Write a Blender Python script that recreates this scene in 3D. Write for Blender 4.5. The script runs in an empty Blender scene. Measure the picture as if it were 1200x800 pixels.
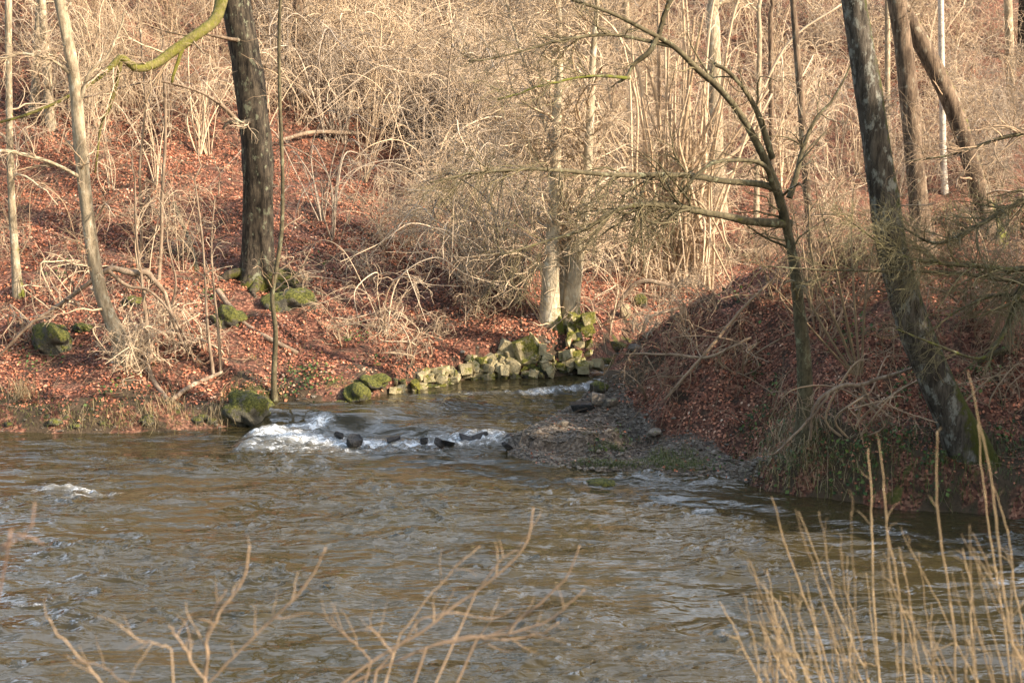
import bpy, bmesh, math, random
import numpy as np
from mathutils import Vector

rng = np.random.default_rng(11)
random.seed(11)
S = bpy.context.scene
COL = S.collection

# ------------------------------------------------------------------ camera
F = 1666.67                                   # focal length in photo pixels (photo frame 1200 x 800)
TH = math.atan(295.0 / F)
CAM = np.array([0.0, 0.0, 6.0])
cd = bpy.data.cameras.new('camera')
cd.lens = 50.0
cd.sensor_width = 36.0
cd.clip_start = 0.1
cd.clip_end = 600
cd.dof.use_dof = True
cd.dof.focus_distance = 26.5
cd.dof.aperture_fstop = 2.7
cam = bpy.data.objects.new('camera', cd)
COL.objects.link(cam)
cam.location = CAM
cam.rotation_euler = (math.pi / 2 - TH, 0, 0)
S.camera = cam

# ------------------------------------------------------------------ light
SUN = np.array([0.80, -0.40, 0.48])
SUN /= np.linalg.norm(SUN)
W = bpy.data.worlds.new('World')
S.world = W
W.use_nodes = True
nt = W.node_tree
bg = nt.nodes['Background']
sky = nt.nodes.new('ShaderNodeTexSky')
sky.sky_type = 'NISHITA'
sky.sun_disc = False
sky.sun_elevation = math.asin(SUN[2])
sky.sun_rotation = math.atan2(SUN[0], SUN[1])
sky.air_density = 1.6
sky.dust_density = 3.0
_tc = nt.nodes.new('ShaderNodeTexCoord')
_mp = nt.nodes.new('ShaderNodeMapping')
_mp.inputs['Scale'].default_value = (1.0, 1.0, 2.4)
_no = nt.nodes.new('ShaderNodeTexNoise')
_no.inputs['Scale'].default_value = 2.6
_no.inputs['Detail'].default_value = 6
_no.inputs['Roughness'].default_value = .62
_mr = nt.nodes.new('ShaderNodeMapRange')
_mr.interpolation_type = 'SMOOTHSTEP'
_mr.inputs[1].default_value = .44
_mr.inputs[2].default_value = .60
_sx = nt.nodes.new('ShaderNodeSeparateXYZ')
_nw = nt.nodes.new('ShaderNodeMapRange')
_nw.interpolation_type = 'SMOOTHSTEP'
_nw.inputs[1].default_value = -.25
_nw.inputs[2].default_value = .45
_mu = nt.nodes.new('ShaderNodeMath')
_mu.operation = 'MULTIPLY'
_mx = nt.nodes.new('ShaderNodeMix')
_mx.data_type = 'RGBA'
_mx.inputs[7].default_value = (9.5, 11.0, 13.5, 1)      # sunlit white cloud in the north
for a_, b_ in ((_tc.outputs['Generated'], _mp.inputs[0]), (_mp.outputs[0], _no.inputs['Vector']), (_no.outputs['Fac'], _mr.inputs[0]), (_tc.outputs['Generated'], _sx.inputs[0]),
               (_sx.outputs[1], _nw.inputs[0]), (_mr.outputs[0], _mu.inputs[0]), (_nw.outputs[0], _mu.inputs[1]), (_mu.outputs[0], _mx.inputs[0]), (sky.outputs[0], _mx.inputs[6]),
               (_mx.outputs[2], bg.inputs[0])):
    nt.links.new(a_, b_)
bg.inputs[1].default_value = 0.12
sl = bpy.data.lights.new('sun', 'SUN')
sl.energy = 5.0
sl.angle = math.radians(0.53)
sl.color = (1.0, 0.85, 0.66)
so = bpy.data.objects.new('sun', sl)
COL.objects.link(so)
so.rotation_euler = Vector(tuple(-SUN)).to_track_quat('-Z', 'Y').to_euler()
S.view_settings.view_transform = 'Standard'
S.view_settings.look = 'None'
S.view_settings.gamma = 1.0
S.view_settings.exposure = 1.3
S.render.engine = 'CYCLES'
S.cycles.max_bounces = 5
S.cycles.diffuse_bounces = 3
S.cycles.glossy_bounces = 3
S.cycles.use_denoising = True

# ------------------------------------------------------------------ maths helpers
_P = rng.permutation(512)
_P = np.concatenate([_P, _P, _P])
_G = rng.uniform(0, 2 * math.pi, 512)
_GX, _GY = np.cos(_G), np.sin(_G)


def noise(x, y, seed=0):
    x = np.asarray(x, float) + seed * 17.31
    y = np.asarray(y, float) + seed * 9.77
    xi = np.floor(x).astype(int)
    yi = np.floor(y).astype(int)
    xf, yf = x - xi, y - yi
    u = xf * xf * xf * (xf * (xf * 6 - 15) + 10)
    v = yf * yf * yf * (yf * (yf * 6 - 15) + 10)

    def g(ix, iy, dx, dy):
        h = _P[(_P[ix & 511] + iy) & 511]
        return _GX[h] * dx + _GY[h] * dy
    a = g(xi, yi, xf, yf)
    b = g(xi + 1, yi, xf - 1, yf)
    c = g(xi, yi + 1, xf, yf - 1)
    d = g(xi + 1, yi + 1, xf - 1, yf - 1)
    return 1.5 * ((a * (1 - u) + b * u) * (1 - v) + (c * (1 - u) + d * u) * v)


def fbm(x, y, o=3, seed=0):
    s, a = 0, 1.0
    for i in range(o):
        s = s + a * noise(x * 2 ** i, y * 2 ** i, seed + i)
        a *= 0.5
    return s


def sstep(a, b, x):
    t = np.clip((x - a) / (b - a), 0, 1)
    return t * t * (3 - 2 * t)


def ray(u, v):
    a, b = (u - 600) / F, (400 - v) / F
    return np.array([a, math.cos(TH) + b * math.sin(TH), -math.sin(TH) + b * math.cos(TH)])


def at(u, v, Y):
    d = ray(u, v)
    return CAM + d * (Y / d[1])


def onz(u, v, z=0.0):
    d = ray(u, v)
    return CAM + d * ((z - CAM[2]) / d[2])


def unit(v):
    v = np.asarray(v, float)
    return v / (np.linalg.norm(v) + 1e-9)


def spline(P, n):
    """Catmull-Rom through the rows of P, n samples."""
    P = np.asarray(P, float)
    if len(P) == 2:
        t = np.linspace(0, 1, n)[:, None]
        return P[0] * (1 - t) + P[1] * t
    Q = np.vstack([2 * P[0] - P[1], P, 2 * P[-1] - P[-2]])
    t = np.linspace(0, len(P) - 1, n)
    i = np.minimum(t.astype(int), len(P) - 2)
    f = (t - i)[:, None]
    a, b, c, d = Q[i], Q[i + 1], Q[i + 2], Q[i + 3]
    return 0.5 * (2 * b + (c - a) * f + (2 * a - 5 * b + 4 * c - d) * f ** 2 + (3 * b - a - 3 * c + d) * f ** 3)


# ------------------------------------------------------------------ shorelines (traced on the water plane)
POOL, POOL2 = 0.17, 0.30                      # water levels above the first and the second sill


def sh(l):
    return np.array([list(onz(u, v, z)[:2]) + [z] for u, v, z in l])


LSH = np.vstack([[[-90, 32, 0], [-30, 26.5, 0], [-14, 24.9, 0]],
                 sh([(-150, 510, 0), (0, 506, 0), (60, 508, 0), (150, 508, 0), (250, 503, 0), (312, 493, 0.03), (328, 480, POOL),
                     (370, 481, POOL), (400, 480, POOL), (450, 473, POOL), (500, 462, POOL), (560, 452, POOL), (600, 448, .22),
                     (640, 443, POOL2), (690, 437, POOL2)]),
                 [[2.6, 31.6, .3], [4.4, 34.4, .3], [8, 38.5, .3], [14, 42, .3], [90, 60, .3]]])
RSH = np.vstack([[[90, 7, 0], [30, 9.0, 0], [16, 12.5, 0], [11.2, 16.6, 0]],
                 sh([(1300, 618, 0), (1200, 610, 0), (1100, 600, 0), (1000, 590, 0), (940, 583, 0), (900, 574, 0), (860, 563, 0), (780, 555, 0),
                     (700, 552, 0), (630, 546, 0), (596, 532, 0), (590, 520, .03), (600, 511, POOL), (625, 498, POOL), (655, 482, POOL),
                     (688, 466, POOL + .02), (698, 456, POOL2), (706, 444, POOL2)]),
                 [[3.0, 30.4, .3], [5.2, 33.2, .3], [9, 37, .3], [15, 40.2, .3], [90, 57, .3]]])
LPOLY = np.vstack([LSH[:, :2], [[90, 400], [-90, 400]]])
RPOLY = RSH[:, :2]


def dist_poly(x, y, PL):
    """distance to a polyline and its z at the nearest point."""
    x = np.asarray(x, float)
    y = np.asarray(y, float)
    best = np.full(x.shape, 1e9)
    zb = np.zeros(x.shape)
    for a, b in zip(PL[:-1], PL[1:]):
        ab = b[:2] - a[:2]
        t = np.clip(((x - a[0]) * ab[0] + (y - a[1]) * ab[1]) / (ab @ ab), 0, 1)
        d = np.hypot(x - a[0] - t * ab[0], y - a[1] - t * ab[1])
        m = d < best
        best = np.where(m, d, best)
        zb = np.where(m, a[2] + t * (b[2] - a[2]), zb)
    return best, zb


def inside(x, y, PL):
    r = np.zeros(np.shape(x), bool)
    n = len(PL)
    for i in range(n):
        x1, y1 = PL[i]
        x2, y2 = PL[(i + 1) % n]
        if y1 == y2:
            continue
        c = ((y1 > y) != (y2 > y)) & (x < (x2 - x1) * (y - y1) / (y2 - y1) + x1)
        r ^= c
    return r


WALLX = onz(600, 445, .2)[0]
TIP = onz(705, 527, 0)[:2]


def terrain(x, y):
    """height, and the material weights, of the ground."""
    x = np.asarray(x, float)
    y = np.asarray(y, float)
    wob = 0.16 * noise(x * 1.3, y * 1.3, 3) + 0.07 * noise(x * 4, y * 4, 4)
    dL, zL = dist_poly(x, y, LSH)
    dR, zR = dist_poly(x, y, RSH)
    inL, inR = inside(x, y, LPOLY), inside(x, y, RPOLY)
    bump = 0.16 * noise(x * .55, y * .55, 5) + 0.07 * noise(x * 1.7, y * 1.7, 6) + 0.03 * noise(x * 5, y * 5, 7)
    # left bank and hillside
    d = np.maximum(dL + wob * np.clip(dL, 0, 1), 0)
    hb = .36 + .12 * noise(x * .8, y * .8, 8) + .55 * np.exp(-((x - WALLX) / 1.3) ** 2)
    hL = zL + hb * sstep(0, .45, d) + .33 * np.maximum(d - .35, 0) + bump * np.clip(d, 0, 1)
    e = d - 10.2 + 1.2 * noise(x * .22, y * .22, 9)
    hL = hL + .30 * np.where(e > 0, e - (1 - np.exp(-np.clip(e, 0, 50))), 0)
    e = np.maximum(hL - 10.3, 0)
    hL = np.where(e > 0, 10.3 + 3 * (1 - np.exp(-e / 3)) + .10 * np.maximum(d - 24, 0), hL)
    # right bank
    g = .22 + 2.3 * np.exp(-((x - TIP[0]) / 2.3) ** 2 - ((y - TIP[1]) / 2.2) ** 2)
    d = np.maximum(dR + wob * np.clip(dR, 0, .6), 0)
    steep = .42 * (1 - np.clip((g - .3) / .6, 0, 1))
    hR = zR + (.07 + steep) * sstep(0, .3, d) + .05 * np.minimum(d, g)
    e = np.maximum(d - g, 0)
    hR = hR + 3.0 * np.tanh(.60 * e / 3.0) + .055 * e + (bump * 1.8 + .30 * noise(x * .75, y * .75, 12) - .16 * np.abs(noise(x * 1.6, y * 1.6, 13))) * np.clip(d - .2, 0, 1)
    # near bank, where the photographer stands
    e = np.maximum(9.4 + .5 * noise(x * .3, y * .3, 2) - y, 0)
    hN = .12 + .46 * e + bump * .5
    hN = np.minimum(hN, 4.3 + .2 * bump)
    bed = -.12 - .45 * np.clip(np.minimum(dL - 0, dR) / 1.5, 0, 1)
    z = np.where(inL, hL, np.where(inR, hR, np.where(e > 0, hN, bed + np.minimum(zL, zR))))
    return z, dL, dR, inL, inR, g


def H(x, y):
    return terrain(x, y)[0]


def ground(u, v, far=70):
    """where the line of sight through photo point (u, v) meets the ground."""
    d = ray(u, v)
    d = d / d[1]
    t = np.arange(17.5, far, .04)
    p = CAM[None] + d[None] * t[:, None]
    h = H(p[:, 0], p[:, 1])
    k = np.argmax(p[:, 2] < h) if (p[:, 2] < h).any() else int(len(t) * .6)
    return np.array([p[k, 0], p[k, 1], h[k]])


# ------------------------------------------------------------------ mesh builder
class MB:
    def __init__(s):
        s.V, s.Q, s.T, s.A, s.n = [], [], [], {'tint': [], 'moss': []}, 0

    def add(s, v, quads=None, tris=None, tint=0.5, moss=0.0):
        v = np.asarray(v, float).reshape(-1, 3)
        if quads is not None and len(quads):
            s.Q.append(np.asarray(quads, int) + s.n)
        if tris is not None and len(tris):
            s.T.append(np.asarray(tris, int) + s.n)
        s.V.append(v)
        for k, a in (('tint', tint), ('moss', moss)):
            s.A[k].append(np.broadcast_to(np.asarray(a, float), (len(v),)))
        s.n += len(v)

    def tube(s, P, R, sides=4, tint=0.5, moss=0.0, cap=True, lobes=None):
        P = np.asarray(P, float)
        n = len(P)
        R = np.broadcast_to(np.asarray(R, float), (n,))
        T = np.gradient(P, axis=0)
        T /= np.linalg.norm(T, axis=1)[:, None] + 1e-9
        m = unit(P[-1] - P[0])
        ref = np.eye(3)[np.argmin(np.abs(m))]
        A = np.cross(T, ref)
        A /= np.linalg.norm(A, axis=1)[:, None] + 1e-9
        B = np.cross(T, A)
        th = np.linspace(0, 2 * math.pi, sides, endpoint=False)
        D = A[:, None] * np.cos(th)[None, :, None] + B[:, None] * np.sin(th)[None, :, None]
        rr = R[:, None] * np.ones(sides)[None]
        if lobes is not None:
            rr = rr * lobes(P, D)
        V = (P[:, None] + D * rr[:, :, None]).reshape(-1, 3)
        i = np.arange(n - 1)[:, None] * sides
        j = np.arange(sides)[None]
        k = (j + 1) % sides
        Qd = np.stack([i + j, i + k, i + sides + k, i + sides + j], -1).reshape(-1, 4)
        tr = None
        if callable(moss):
            moss = moss(P, D).reshape(-1)
        elif np.ndim(moss) == 1 and len(moss) == n:
            moss = np.repeat(moss, sides)
        if cap:
            c = (n - 1) * sides
            tr = [[c + a, c + a + 1, c] for a in range(1, sides - 1)]
        s.add(V, Qd, tr, tint, moss)

    def build(s, name, mat, parent=None, loc=None, smooth=True):
        V = np.concatenate(s.V)
        o0 = np.zeros(3)
        if parent is not None:
            q = parent
            while q is not None:
                o0 = o0 + np.array(q.location)
                q = q.parent
        elif loc is not None:
            o0 = np.asarray(loc, float)
        V = V - o0
        Q = np.concatenate(s.Q) if s.Q else np.zeros((0, 4), int)
        T = np.concatenate(s.T) if s.T else np.zeros((0, 3), int)
        me = bpy.data.meshes.new(name)
        me.vertices.add(len(V))
        me.vertices.foreach_set('co', V.astype(np.float32).ravel())
        li = np.concatenate([Q.ravel(), T.ravel()]).astype(np.int32)
        me.loops.add(len(li))
        me.loops.foreach_set('vertex_index', li)
        nf = len(Q) + len(T)
        me.polygons.add(nf)
        st = np.concatenate([np.arange(len(Q)) * 4, len(Q) * 4 + np.arange(len(T)) * 3]).astype(np.int32)
        me.polygons.foreach_set('loop_start', st)
        me.polygons.foreach_set('use_smooth', np.full(nf, smooth))
        for k in s.A:
            at_ = me.attributes.new(k, 'FLOAT', 'POINT')
            at_.data.foreach_set('value', np.concatenate(s.A[k]).astype(np.float32))
        me.update(calc_edges=True)
        me.validate()
        me.materials.append(mat)
        o = bpy.data.objects.new(name, me)
        COL.objects.link(o)
        if parent is not None:
            o.parent = parent
        elif loc is not None:
            o.location = tuple(loc)
        return o


def tag(o, label=None, cat=None, group=None, kind=None):
    if label:
        o['label'] = label
    if cat:
        o['category'] = cat
    if group:
        o['group'] = group
    if kind:
        o['kind'] = kind
    return o


def empty(name, loc, label, cat, group=None):
    o = bpy.data.objects.new(name, None)
    COL.objects.link(o)
    o.location = tuple(loc)
    o.empty_display_size = .3
    return tag(o, label, cat, group)


def copy_tree(o, parent=None):
    c = o.copy()
    COL.objects.link(c)
    if parent is not None:
        c.parent = parent
    for ch in list(o.children):
        copy_tree(ch, c)
    return c


# ------------------------------------------------------------------ materials
class NT:
    def __init__(s, name):
        s.m = bpy.data.materials.new(name)
        s.m.use_nodes = True
        s.t = s.m.node_tree
        s.b = s.t.nodes['Principled BSDF']
        s.out = s.t.nodes['Material Output']

    def n(s, typ, **kw):
        x = s.t.nodes.new(typ)
        for k, v in kw.items():
            if hasattr(x, k):
                setattr(x, k, v)
        return x

    def put(s, sock, v):
        if isinstance(v, bpy.types.NodeSocket):
            s.t.links.new(v, sock)
        elif isinstance(v, (tuple, list)) and sock.type == 'RGBA' and len(v) == 3:
            sock.default_value = (*v, 1)
        else:
            sock.default_value = v

    def attr(s, a):
        return s.n('ShaderNodeAttribute', attribute_name=a).outputs['Fac']

    def coord(s, scale=(1, 1, 1), what='Object'):
        c = s.n('ShaderNodeTexCoord').outputs[what]
        m = s.n('ShaderNodeMapping')
        s.put(m.inputs['Vector'], c)
        m.inputs['Scale'].default_value = scale
        return m.outputs[0]

    def noise(s, vec, scale, detail=4, rough=.6, dist=0):
        x = s.n('ShaderNodeTexNoise')
        s.put(x.inputs['Vector'], vec)
        x.inputs['Scale'].default_value = scale
        x.inputs['Detail'].default_value = detail
        x.inputs['Roughness'].default_value = rough
        x.inputs['Distortion'].default_value = dist
        return x.outputs['Fac']

    def voro(s, vec, scale, feature='F1', out='Distance'):
        x = s.n('ShaderNodeTexVoronoi', feature=feature)
        s.put(x.inputs['Vector'], vec)
        x.inputs['Scale'].default_value = scale
        return x.outputs[out]

    def ramp(s, f, stops, interp='LINEAR'):
        x = s.n('ShaderNodeValToRGB')
        s.put(x.inputs[0], f)
        r = x.color_ramp
        r.interpolation = interp
        while len(r.elements) < len(stops):
            r.elements.new(.5)
        for e, (p, c) in zip(r.elements, stops):
            e.position = p
            e.color = (*c, 1) if len(c) == 3 else c
        return x.outputs[0]

    def rng(s, f, a, b, lo=0., hi=1.):
        x = s.n('ShaderNodeMapRange', interpolation_type='SMOOTHSTEP')
        s.put(x.inputs[0], f)
        for i, v in enumerate((a, b, lo, hi)):
            x.inputs[i + 1].default_value = v
        return x.outputs[0]

    def math(s, op, a, b=0.):
        x = s.n('ShaderNodeMath', operation=op)
        s.put(x.inputs[0], a)
        s.put(x.inputs[1], b)
        return x.outputs[0]

    def mix(s, f, a, b, mode='MIX'):
        x = s.n('ShaderNodeMix', data_type='RGBA', blend_type=mode)
        s.put(x.inputs[0], f)
        s.put(x.inputs[6], a)
        s.put(x.inputs[7], b)
        return x.outputs[2]

    def bump(s, h, dist, strength=1.0, normal=None):
        x = s.n('ShaderNodeBump')
        s.put(x.inputs['Height'], h)
        x.inputs['Distance'].default_value = dist
        x.inputs['Strength'].default_value = strength
        if normal is not None:
            s.put(x.inputs['Normal'], normal)
        return x.outputs[0]

    def fin(s, col, rough=.8, normal=None, spec=.3):
        s.put(s.b.inputs['Base Color'], col)
        s.put(s.b.inputs['Roughness'], rough)
        s.b.inputs['Specular IOR Level'].default_value = spec
        if normal is not None:
            s.put(s.b.inputs['Normal'], normal)
        return s.m


def bark(name, dark, light, lichen=None, lich_amt=.5, moss_col=(.16, .17, .03), rough_d=.02, stretch=.18):
    k = NT(name)
    v = k.coord((1, 1, stretch))
    n1 = k.noise(v, 16, 6, .72)
    n2 = k.noise(k.coord(), 2.2, 3, .6)
    c = k.mix(k.rng(n1, .35, .65), dark, light)
    c = k.mix(k.rng(n2, .3, .75, 0, .6), c, tuple(.55 * q for q in dark))
    if lichen:
        n3 = k.noise(k.coord((1, 1, .6)), 7, 5, .7)
        c = k.mix(k.rng(n3, .62 - .2 * lich_amt, .70 - .14 * lich_amt, 0, .85), c, lichen)
    mo = k.math('ADD', k.attr('moss'), k.math('MULTIPLY', k.math('SUBTRACT', k.noise(k.coord(), 9, 4, .7), .5), .9))
    mf = k.rng(mo, .38, .62)
    mc = k.mix(k.noise(k.coord(), 30, 3), moss_col, tuple(q * .4 for q in moss_col))
    c = k.mix(mf, c, mc)
    return k.fin(c, .9, k.bump(n1, rough_d), .2)


def twig_mat(name, a, b, moss_col=(.2, .2, .03)):
    k = NT(name)
    r = k.n('ShaderNodeObjectInfo').outputs['Random']
    c = k.mix(k.attr('tint'), a, b)
    c = k.mix(k.math('MULTIPLY', r, .45), c, tuple(.6 * q for q in a))
    n1 = k.noise(k.coord(), 8, 3, .6)
    c = k.mix(k.rng(n1, .4, .75, 0, .35), c, tuple(.5 * q for q in a))
    mo = k.math('ADD', k.attr('moss'), k.math('MULTIPLY', k.math('SUBTRACT', k.noise(k.coord(), 6, 3, .7), .5), .8))
    c = k.mix(k.rng(mo, .4, .6), c, moss_col)
    return k.fin(c, .75, None, .25)


M = {}
M['dark_bark'] = bark('dark_oak_bark', (.016, .013, .011), (.10, .08, .058), (.17, .175, .12), .35, (.10, .10, .02))
M['pale_bark'] = bark('pale_smooth_bark', (.23, .18, .12), (.47, .39, .28), (.46, .43, .34), .35, rough_d=.022, stretch=.3)
M['grey_bark'] = bark('grey_lichen_bark', (.035, .029, .023), (.14, .118, .095), (.23, .23, .20), .48, (.075, .08, .016), .05)
M['silver_bark'] = bark('silver_bark', (.30, .245, .17), (.56, .47, .34), (.5, .47, .38), .35, rough_d=.022, stretch=.3)
M['brown_bark'] = bark('brown_bark', (.07, .047, .033), (.25, .18, .125), (.27, .24, .18), .3)
M['olive_bark'] = bark('olive_branch_bark', (.06, .05, .03), (.15, .125, .075), (.22, .22, .14), .3, (.17, .18, .03), .006, .5)
M['birch_bark'] = bark('birch_bark', (.40, .34, .28), (.72, .66, .58), (.10, .08, .06), .25, rough_d=.004, stretch=2.2)
M['dead_wood'] = bark('dead_wood', (.16, .11, .075), (.34, .26, .19), (.4, .36, .28), .2, rough_d=.006)
M['straw_twig'] = twig_mat('straw_twigs', (.37, .265, .17), (.69, .545, .39))
M['grey_twig'] = twig_mat('grey_twigs', (.20, .155, .115), (.44, .36, .28))
M['brown_twig'] = twig_mat('brown_twigs', (.22, .15, .095), (.46, .335, .22))
M['olive_twig'] = twig_mat('olive_twigs', (.085, .07, .04), (.20, .165, .09))
M['green_twig'] = twig_mat('green_gold_twigs', (.13, .11, .055), (.30, .255, .14), (.17, .16, .04))
M['shoot'] = twig_mat('golden_shoots', (.22, .155, .09), (.38, .285, .175))
M['moss_limb'] = bark('mossy_limb', (.17, .14, .06), (.27, .23, .10), None, 0, (.20, .19, .04), .04, .6)


def ground_mat():
    k = NT('woodland_ground')
    v = k.coord()
    vc = k.voro(v, 27, 'F1', 'Color')
    sep = k.n('ShaderNodeSeparateColor')
    k.put(sep.inputs[0], vc)
    n1 = k.noise(v, 3.0, 5, .65)
    lf = k.ramp(sep.outputs[0], [(0, (.035, .018, .012)), (.4, (.11, .045, .03)), (.75, (.20, .085, .055)), (1, (.32, .17, .11))])
    soil = k.mix(n1, (.022, .016, .012), (.075, .052, .036))
    c = k.mix(k.rng(n1, .32, .55), soil, lf)
    gv = k.voro(v, 26, 'F1', 'Color')
    sg = k.n('ShaderNodeSeparateColor')
    k.put(sg.inputs[0], gv)
    gr = k.ramp(sg.outputs[1], [(0, (.06, .05, .04)), (.6, (.17, .14, .115)), (1, (.36, .30, .24))])
    gfac = k.math('ADD', k.attr('tint'), k.math('MULTIPLY', k.math('SUBTRACT', n1, .5), .6))
    c = k.mix(k.rng(gfac, .35, .65), c, k.mix(k.noise(v, 2.2), gr, soil))
    gm = k.mix(k.noise(v, 25, 3), (.035, .045, .012), (.12, .12, .03))
    mfac = k.math('ADD', k.attr('moss'), k.math('MULTIPLY', k.math('SUBTRACT', k.noise(v, 1.6, 5, .7), .5), 1.3))
    c = k.mix(k.rng(mfac, .45, .62, 0, .9), c, gm)
    mud = k.mix(k.noise(v, 14, 5, .7), (.022, .016, .011), (.11, .078, .05))
    c = k.mix(k.rng(k.attr('moss'), -.5, -.85), c, mud)
    hgt = k.math('ADD', sep.outputs[1], k.math('MULTIPLY', n1, 2.0))
    return k.fin(c, .9, k.bump(hgt, .035), .2)


def leaf_mat(name, stops):
    k = NT(name)
    c = k.ramp(k.attr('tint'), stops)
    return k.fin(c, .62, None, .35)


M['leaf'] = leaf_mat('fallen_beech_leaves', [(0, (.045, .02, .015)), (.3, (.15, .055, .030)), (.60, (.37, .13, .07)), (.88, (.52, .235, .135)), (1, (.60, .44, .32))])
M['grass'] = leaf_mat('bank_grass', [(0, (.03, .045, .012)), (.35, (.08, .10, .02)), (.6, (.17, .16, .05)), (.8, (.27, .20, .11)), (1, (.36, .27, .15))])
M['herb'] = leaf_mat('green_leaves', [(0, (.018, .036, .010)), (.6, (.045, .085, .02)), (1, (.12, .17, .04))])
M['needles'] = leaf_mat('spruce_needles', [(0, (.012, .022, .010)), (1, (.035, .055, .022))])


def rock_mat(name, a, b, moss_lo, moss_hi, moss_a=(.035, .042, .01), moss_b=(.17, .165, .035), rough=.85):
    k = NT(name)
    v = k.coord()
    r = k.n('ShaderNodeObjectInfo').outputs['Random']
    n1 = k.noise(v, 6, 6, .65)
    n2 = k.noise(v, 45, 4, .7)
    c = k.mix(k.rng(n1, .3, .7), a, b)
    c = k.mix(k.math('MULTIPLY', k.attr('tint'), .6), c, tuple(.55 * q for q in a))
    c = k.mix(k.rng(n2, .5, .75, 0, .5), c, tuple(.5 * q for q in a))
    geo = k.n('ShaderNodeNewGeometry').outputs['Normal']
    sx = k.n('ShaderNodeSeparateXYZ')
    k.put(sx.inputs[0], geo)
    f = k.math('ADD', k.math('MULTIPLY', sx.outputs[2], .5), k.math('MULTIPLY', k.math('SUBTRACT', k.noise(v, 4.5, 6, .72), .5), 3.2))
    f = k.math('ADD', f, k.attr('moss'))
    mc = k.mix(k.rng(k.noise(v, 24, 5, .7), .35, .68), moss_a, moss_b)
    c = k.mix(k.rng(f, moss_lo, moss_hi), c, mc)
    h = k.math('ADD', n1, k.math('MULTIPLY', n2, .6))
    return k.fin(c, rough, k.bump(h, .07), .3)


M['pale_rock'] = rock_mat('pale_sandstone', (.38, .31, .18), (.64, .55, .335), .5, 1.0, (.09, .095, .015), (.30, .27, .05))
M['mossy_rock'] = rock_mat('mossy_stone', (.07, .065, .05), (.17, .155, .12), -.05, .3)
M['wet_rock'] = rock_mat('dark_wet_stone', (.018, .018, .02), (.06, .058, .058), .95, 1.2, rough=.25)
M['grey_rock'] = rock_mat('grey_stone', (.15, .125, .10), (.38, .325, .265), .6, .95)


def water_mat():
    k = NT('river_water')
    v = k.coord()
    n1 = k.noise(k.coord((.7, 1.7, 1)), 2.5, 1.8, .5, .6)
    n2 = k.noise(k.coord((1.0, 2.2, 1)), 5.5, 2, .5, .6)
    hgt = k.math('ADD', k.math('MULTIPLY', n1, 1.3), k.math('MULTIPLY', n2, .22))
    hgt = k.math('MULTIPLY', hgt, k.attr('moss'))
    big = k.noise(v, .35, 3, .5)
    col = k.mix(big, (.043, .032, .0145), (.034, .030, .014))
    fo = k.math('ADD', k.attr('tint'), k.math('MULTIPLY', k.math('SUBTRACT', k.noise(k.coord((.8, 1.1, 1)), 7, 8, .8, .8), .5), 2.9))
    fizz = k.noise(k.coord((1, 1.3, 1)), 34, 4, .75)
    fo = k.math('ADD', fo, k.math('MULTIPLY', k.math('SUBTRACT', fizz, .5), 1.2))
    ff = k.math('MAXIMUM', k.rng(fo, .62, 1.15, 0, .82), k.rng(k.attr('tint'), .35, 1.0, 0, .22))
    c = k.mix(ff, col, (.80, .84, .88))
    k.b.inputs['IOR'].default_value = 1.33
    rough = k.mix(ff, (.045,) * 3, (.7,) * 3)
    nrm = k.bump(hgt, .11)
    return k.fin(c, rough, nrm, .7)


M['water'] = water_mat()
M['ground'] = ground_mat()

# ------------------------------------------------------------------ ground
def axis(parts):
    r = [np.arange(a, b, s) for a, b, s in parts]
    return np.unique(np.round(np.concatenate(r + [[parts[-1][1]]]), 4))


def grid(name, xs, ys, zf, mat, keep=None, attrs=None):
    X, Y = np.meshgrid(xs, ys)
    Z = zf(X, Y)
    nx, ny = len(xs), len(ys)
    V = np.stack([X, Y, Z], -1).reshape(-1, 3)
    i = (np.arange(ny - 1)[:, None] * nx + np.arange(nx - 1)[None])
    Qd = np.stack([i, i + 1, i + nx + 1, i + nx], -1).reshape(-1, 4)
    if keep is not None:
        kk = keep(X, Y).reshape(-1)
        Qd = Qd[kk[Qd].any(1)]
        used = np.zeros(len(V), bool)
        used[Qd.ravel()] = True
        idx = np.cumsum(used) - 1
        V, Qd = V[used], idx[Qd]
    else:
        used = np.ones(len(V), bool)
    mb = MB()
    a = attrs(X, Y, Z) if attrs else (0.5, 0.0)
    a = [q.reshape(-1)[used] if np.ndim(q) else q for q in a]
    mb.add(V, Qd, None, *a)
    return mb.build(name, mat)


def ground_attrs(X, Y, Z):
    z, dL, dR, inL, inR, g = terrain(X, Y)
    n = noise(X * .9, Y * .9, 21)
    grav = np.where(inR, 1 - sstep(-.1, .35, dR - g), 0)
    grav = np.where(inL, .42 * (1 - sstep(.1, .5, dL + .25 * n)), grav)
    grav = np.where(~inL & ~inR, 1, grav)
    moss = np.where(inL & (dL < np.where(X < -2.5, .95, .35) + .5 * n), -1 + 1.5 * sstep(-.1, .5, noise(X * 1.4, Y * 1.4, 23) + .5 * noise(X * 5, Y * 5, 25)), np.where(inL, -.25, -1.))
    field = np.exp(-((X - 11.0) / 2.6) ** 2 - ((Y - 33) / 3.0) ** 2)
    moss = np.where(inR, np.where((g < .8) & (dR < 1.1 + .6 * n), -1 + 1.5 * sstep(-.1, .5, noise(X * 1.6, Y * 1.6, 24) + .5 * noise(X * 5, Y * 5, 25)), np.maximum(-.25, -.3 + 1.3 * field)), moss)
    grav = np.where(inR & (g < .6), 0, grav)
    return grav, moss


gx = axis([(-90, -16, 3), (-16, 16, .11), (16, 90, 3)])
gy = axis([(-12, 9, .8), (9, 16, .3), (16, 33, .09), (33, 50, .2), (50, 130, 3)])
tag(grid('ground', gx, gy, H, M['ground'], None, ground_attrs), kind='structure')

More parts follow.
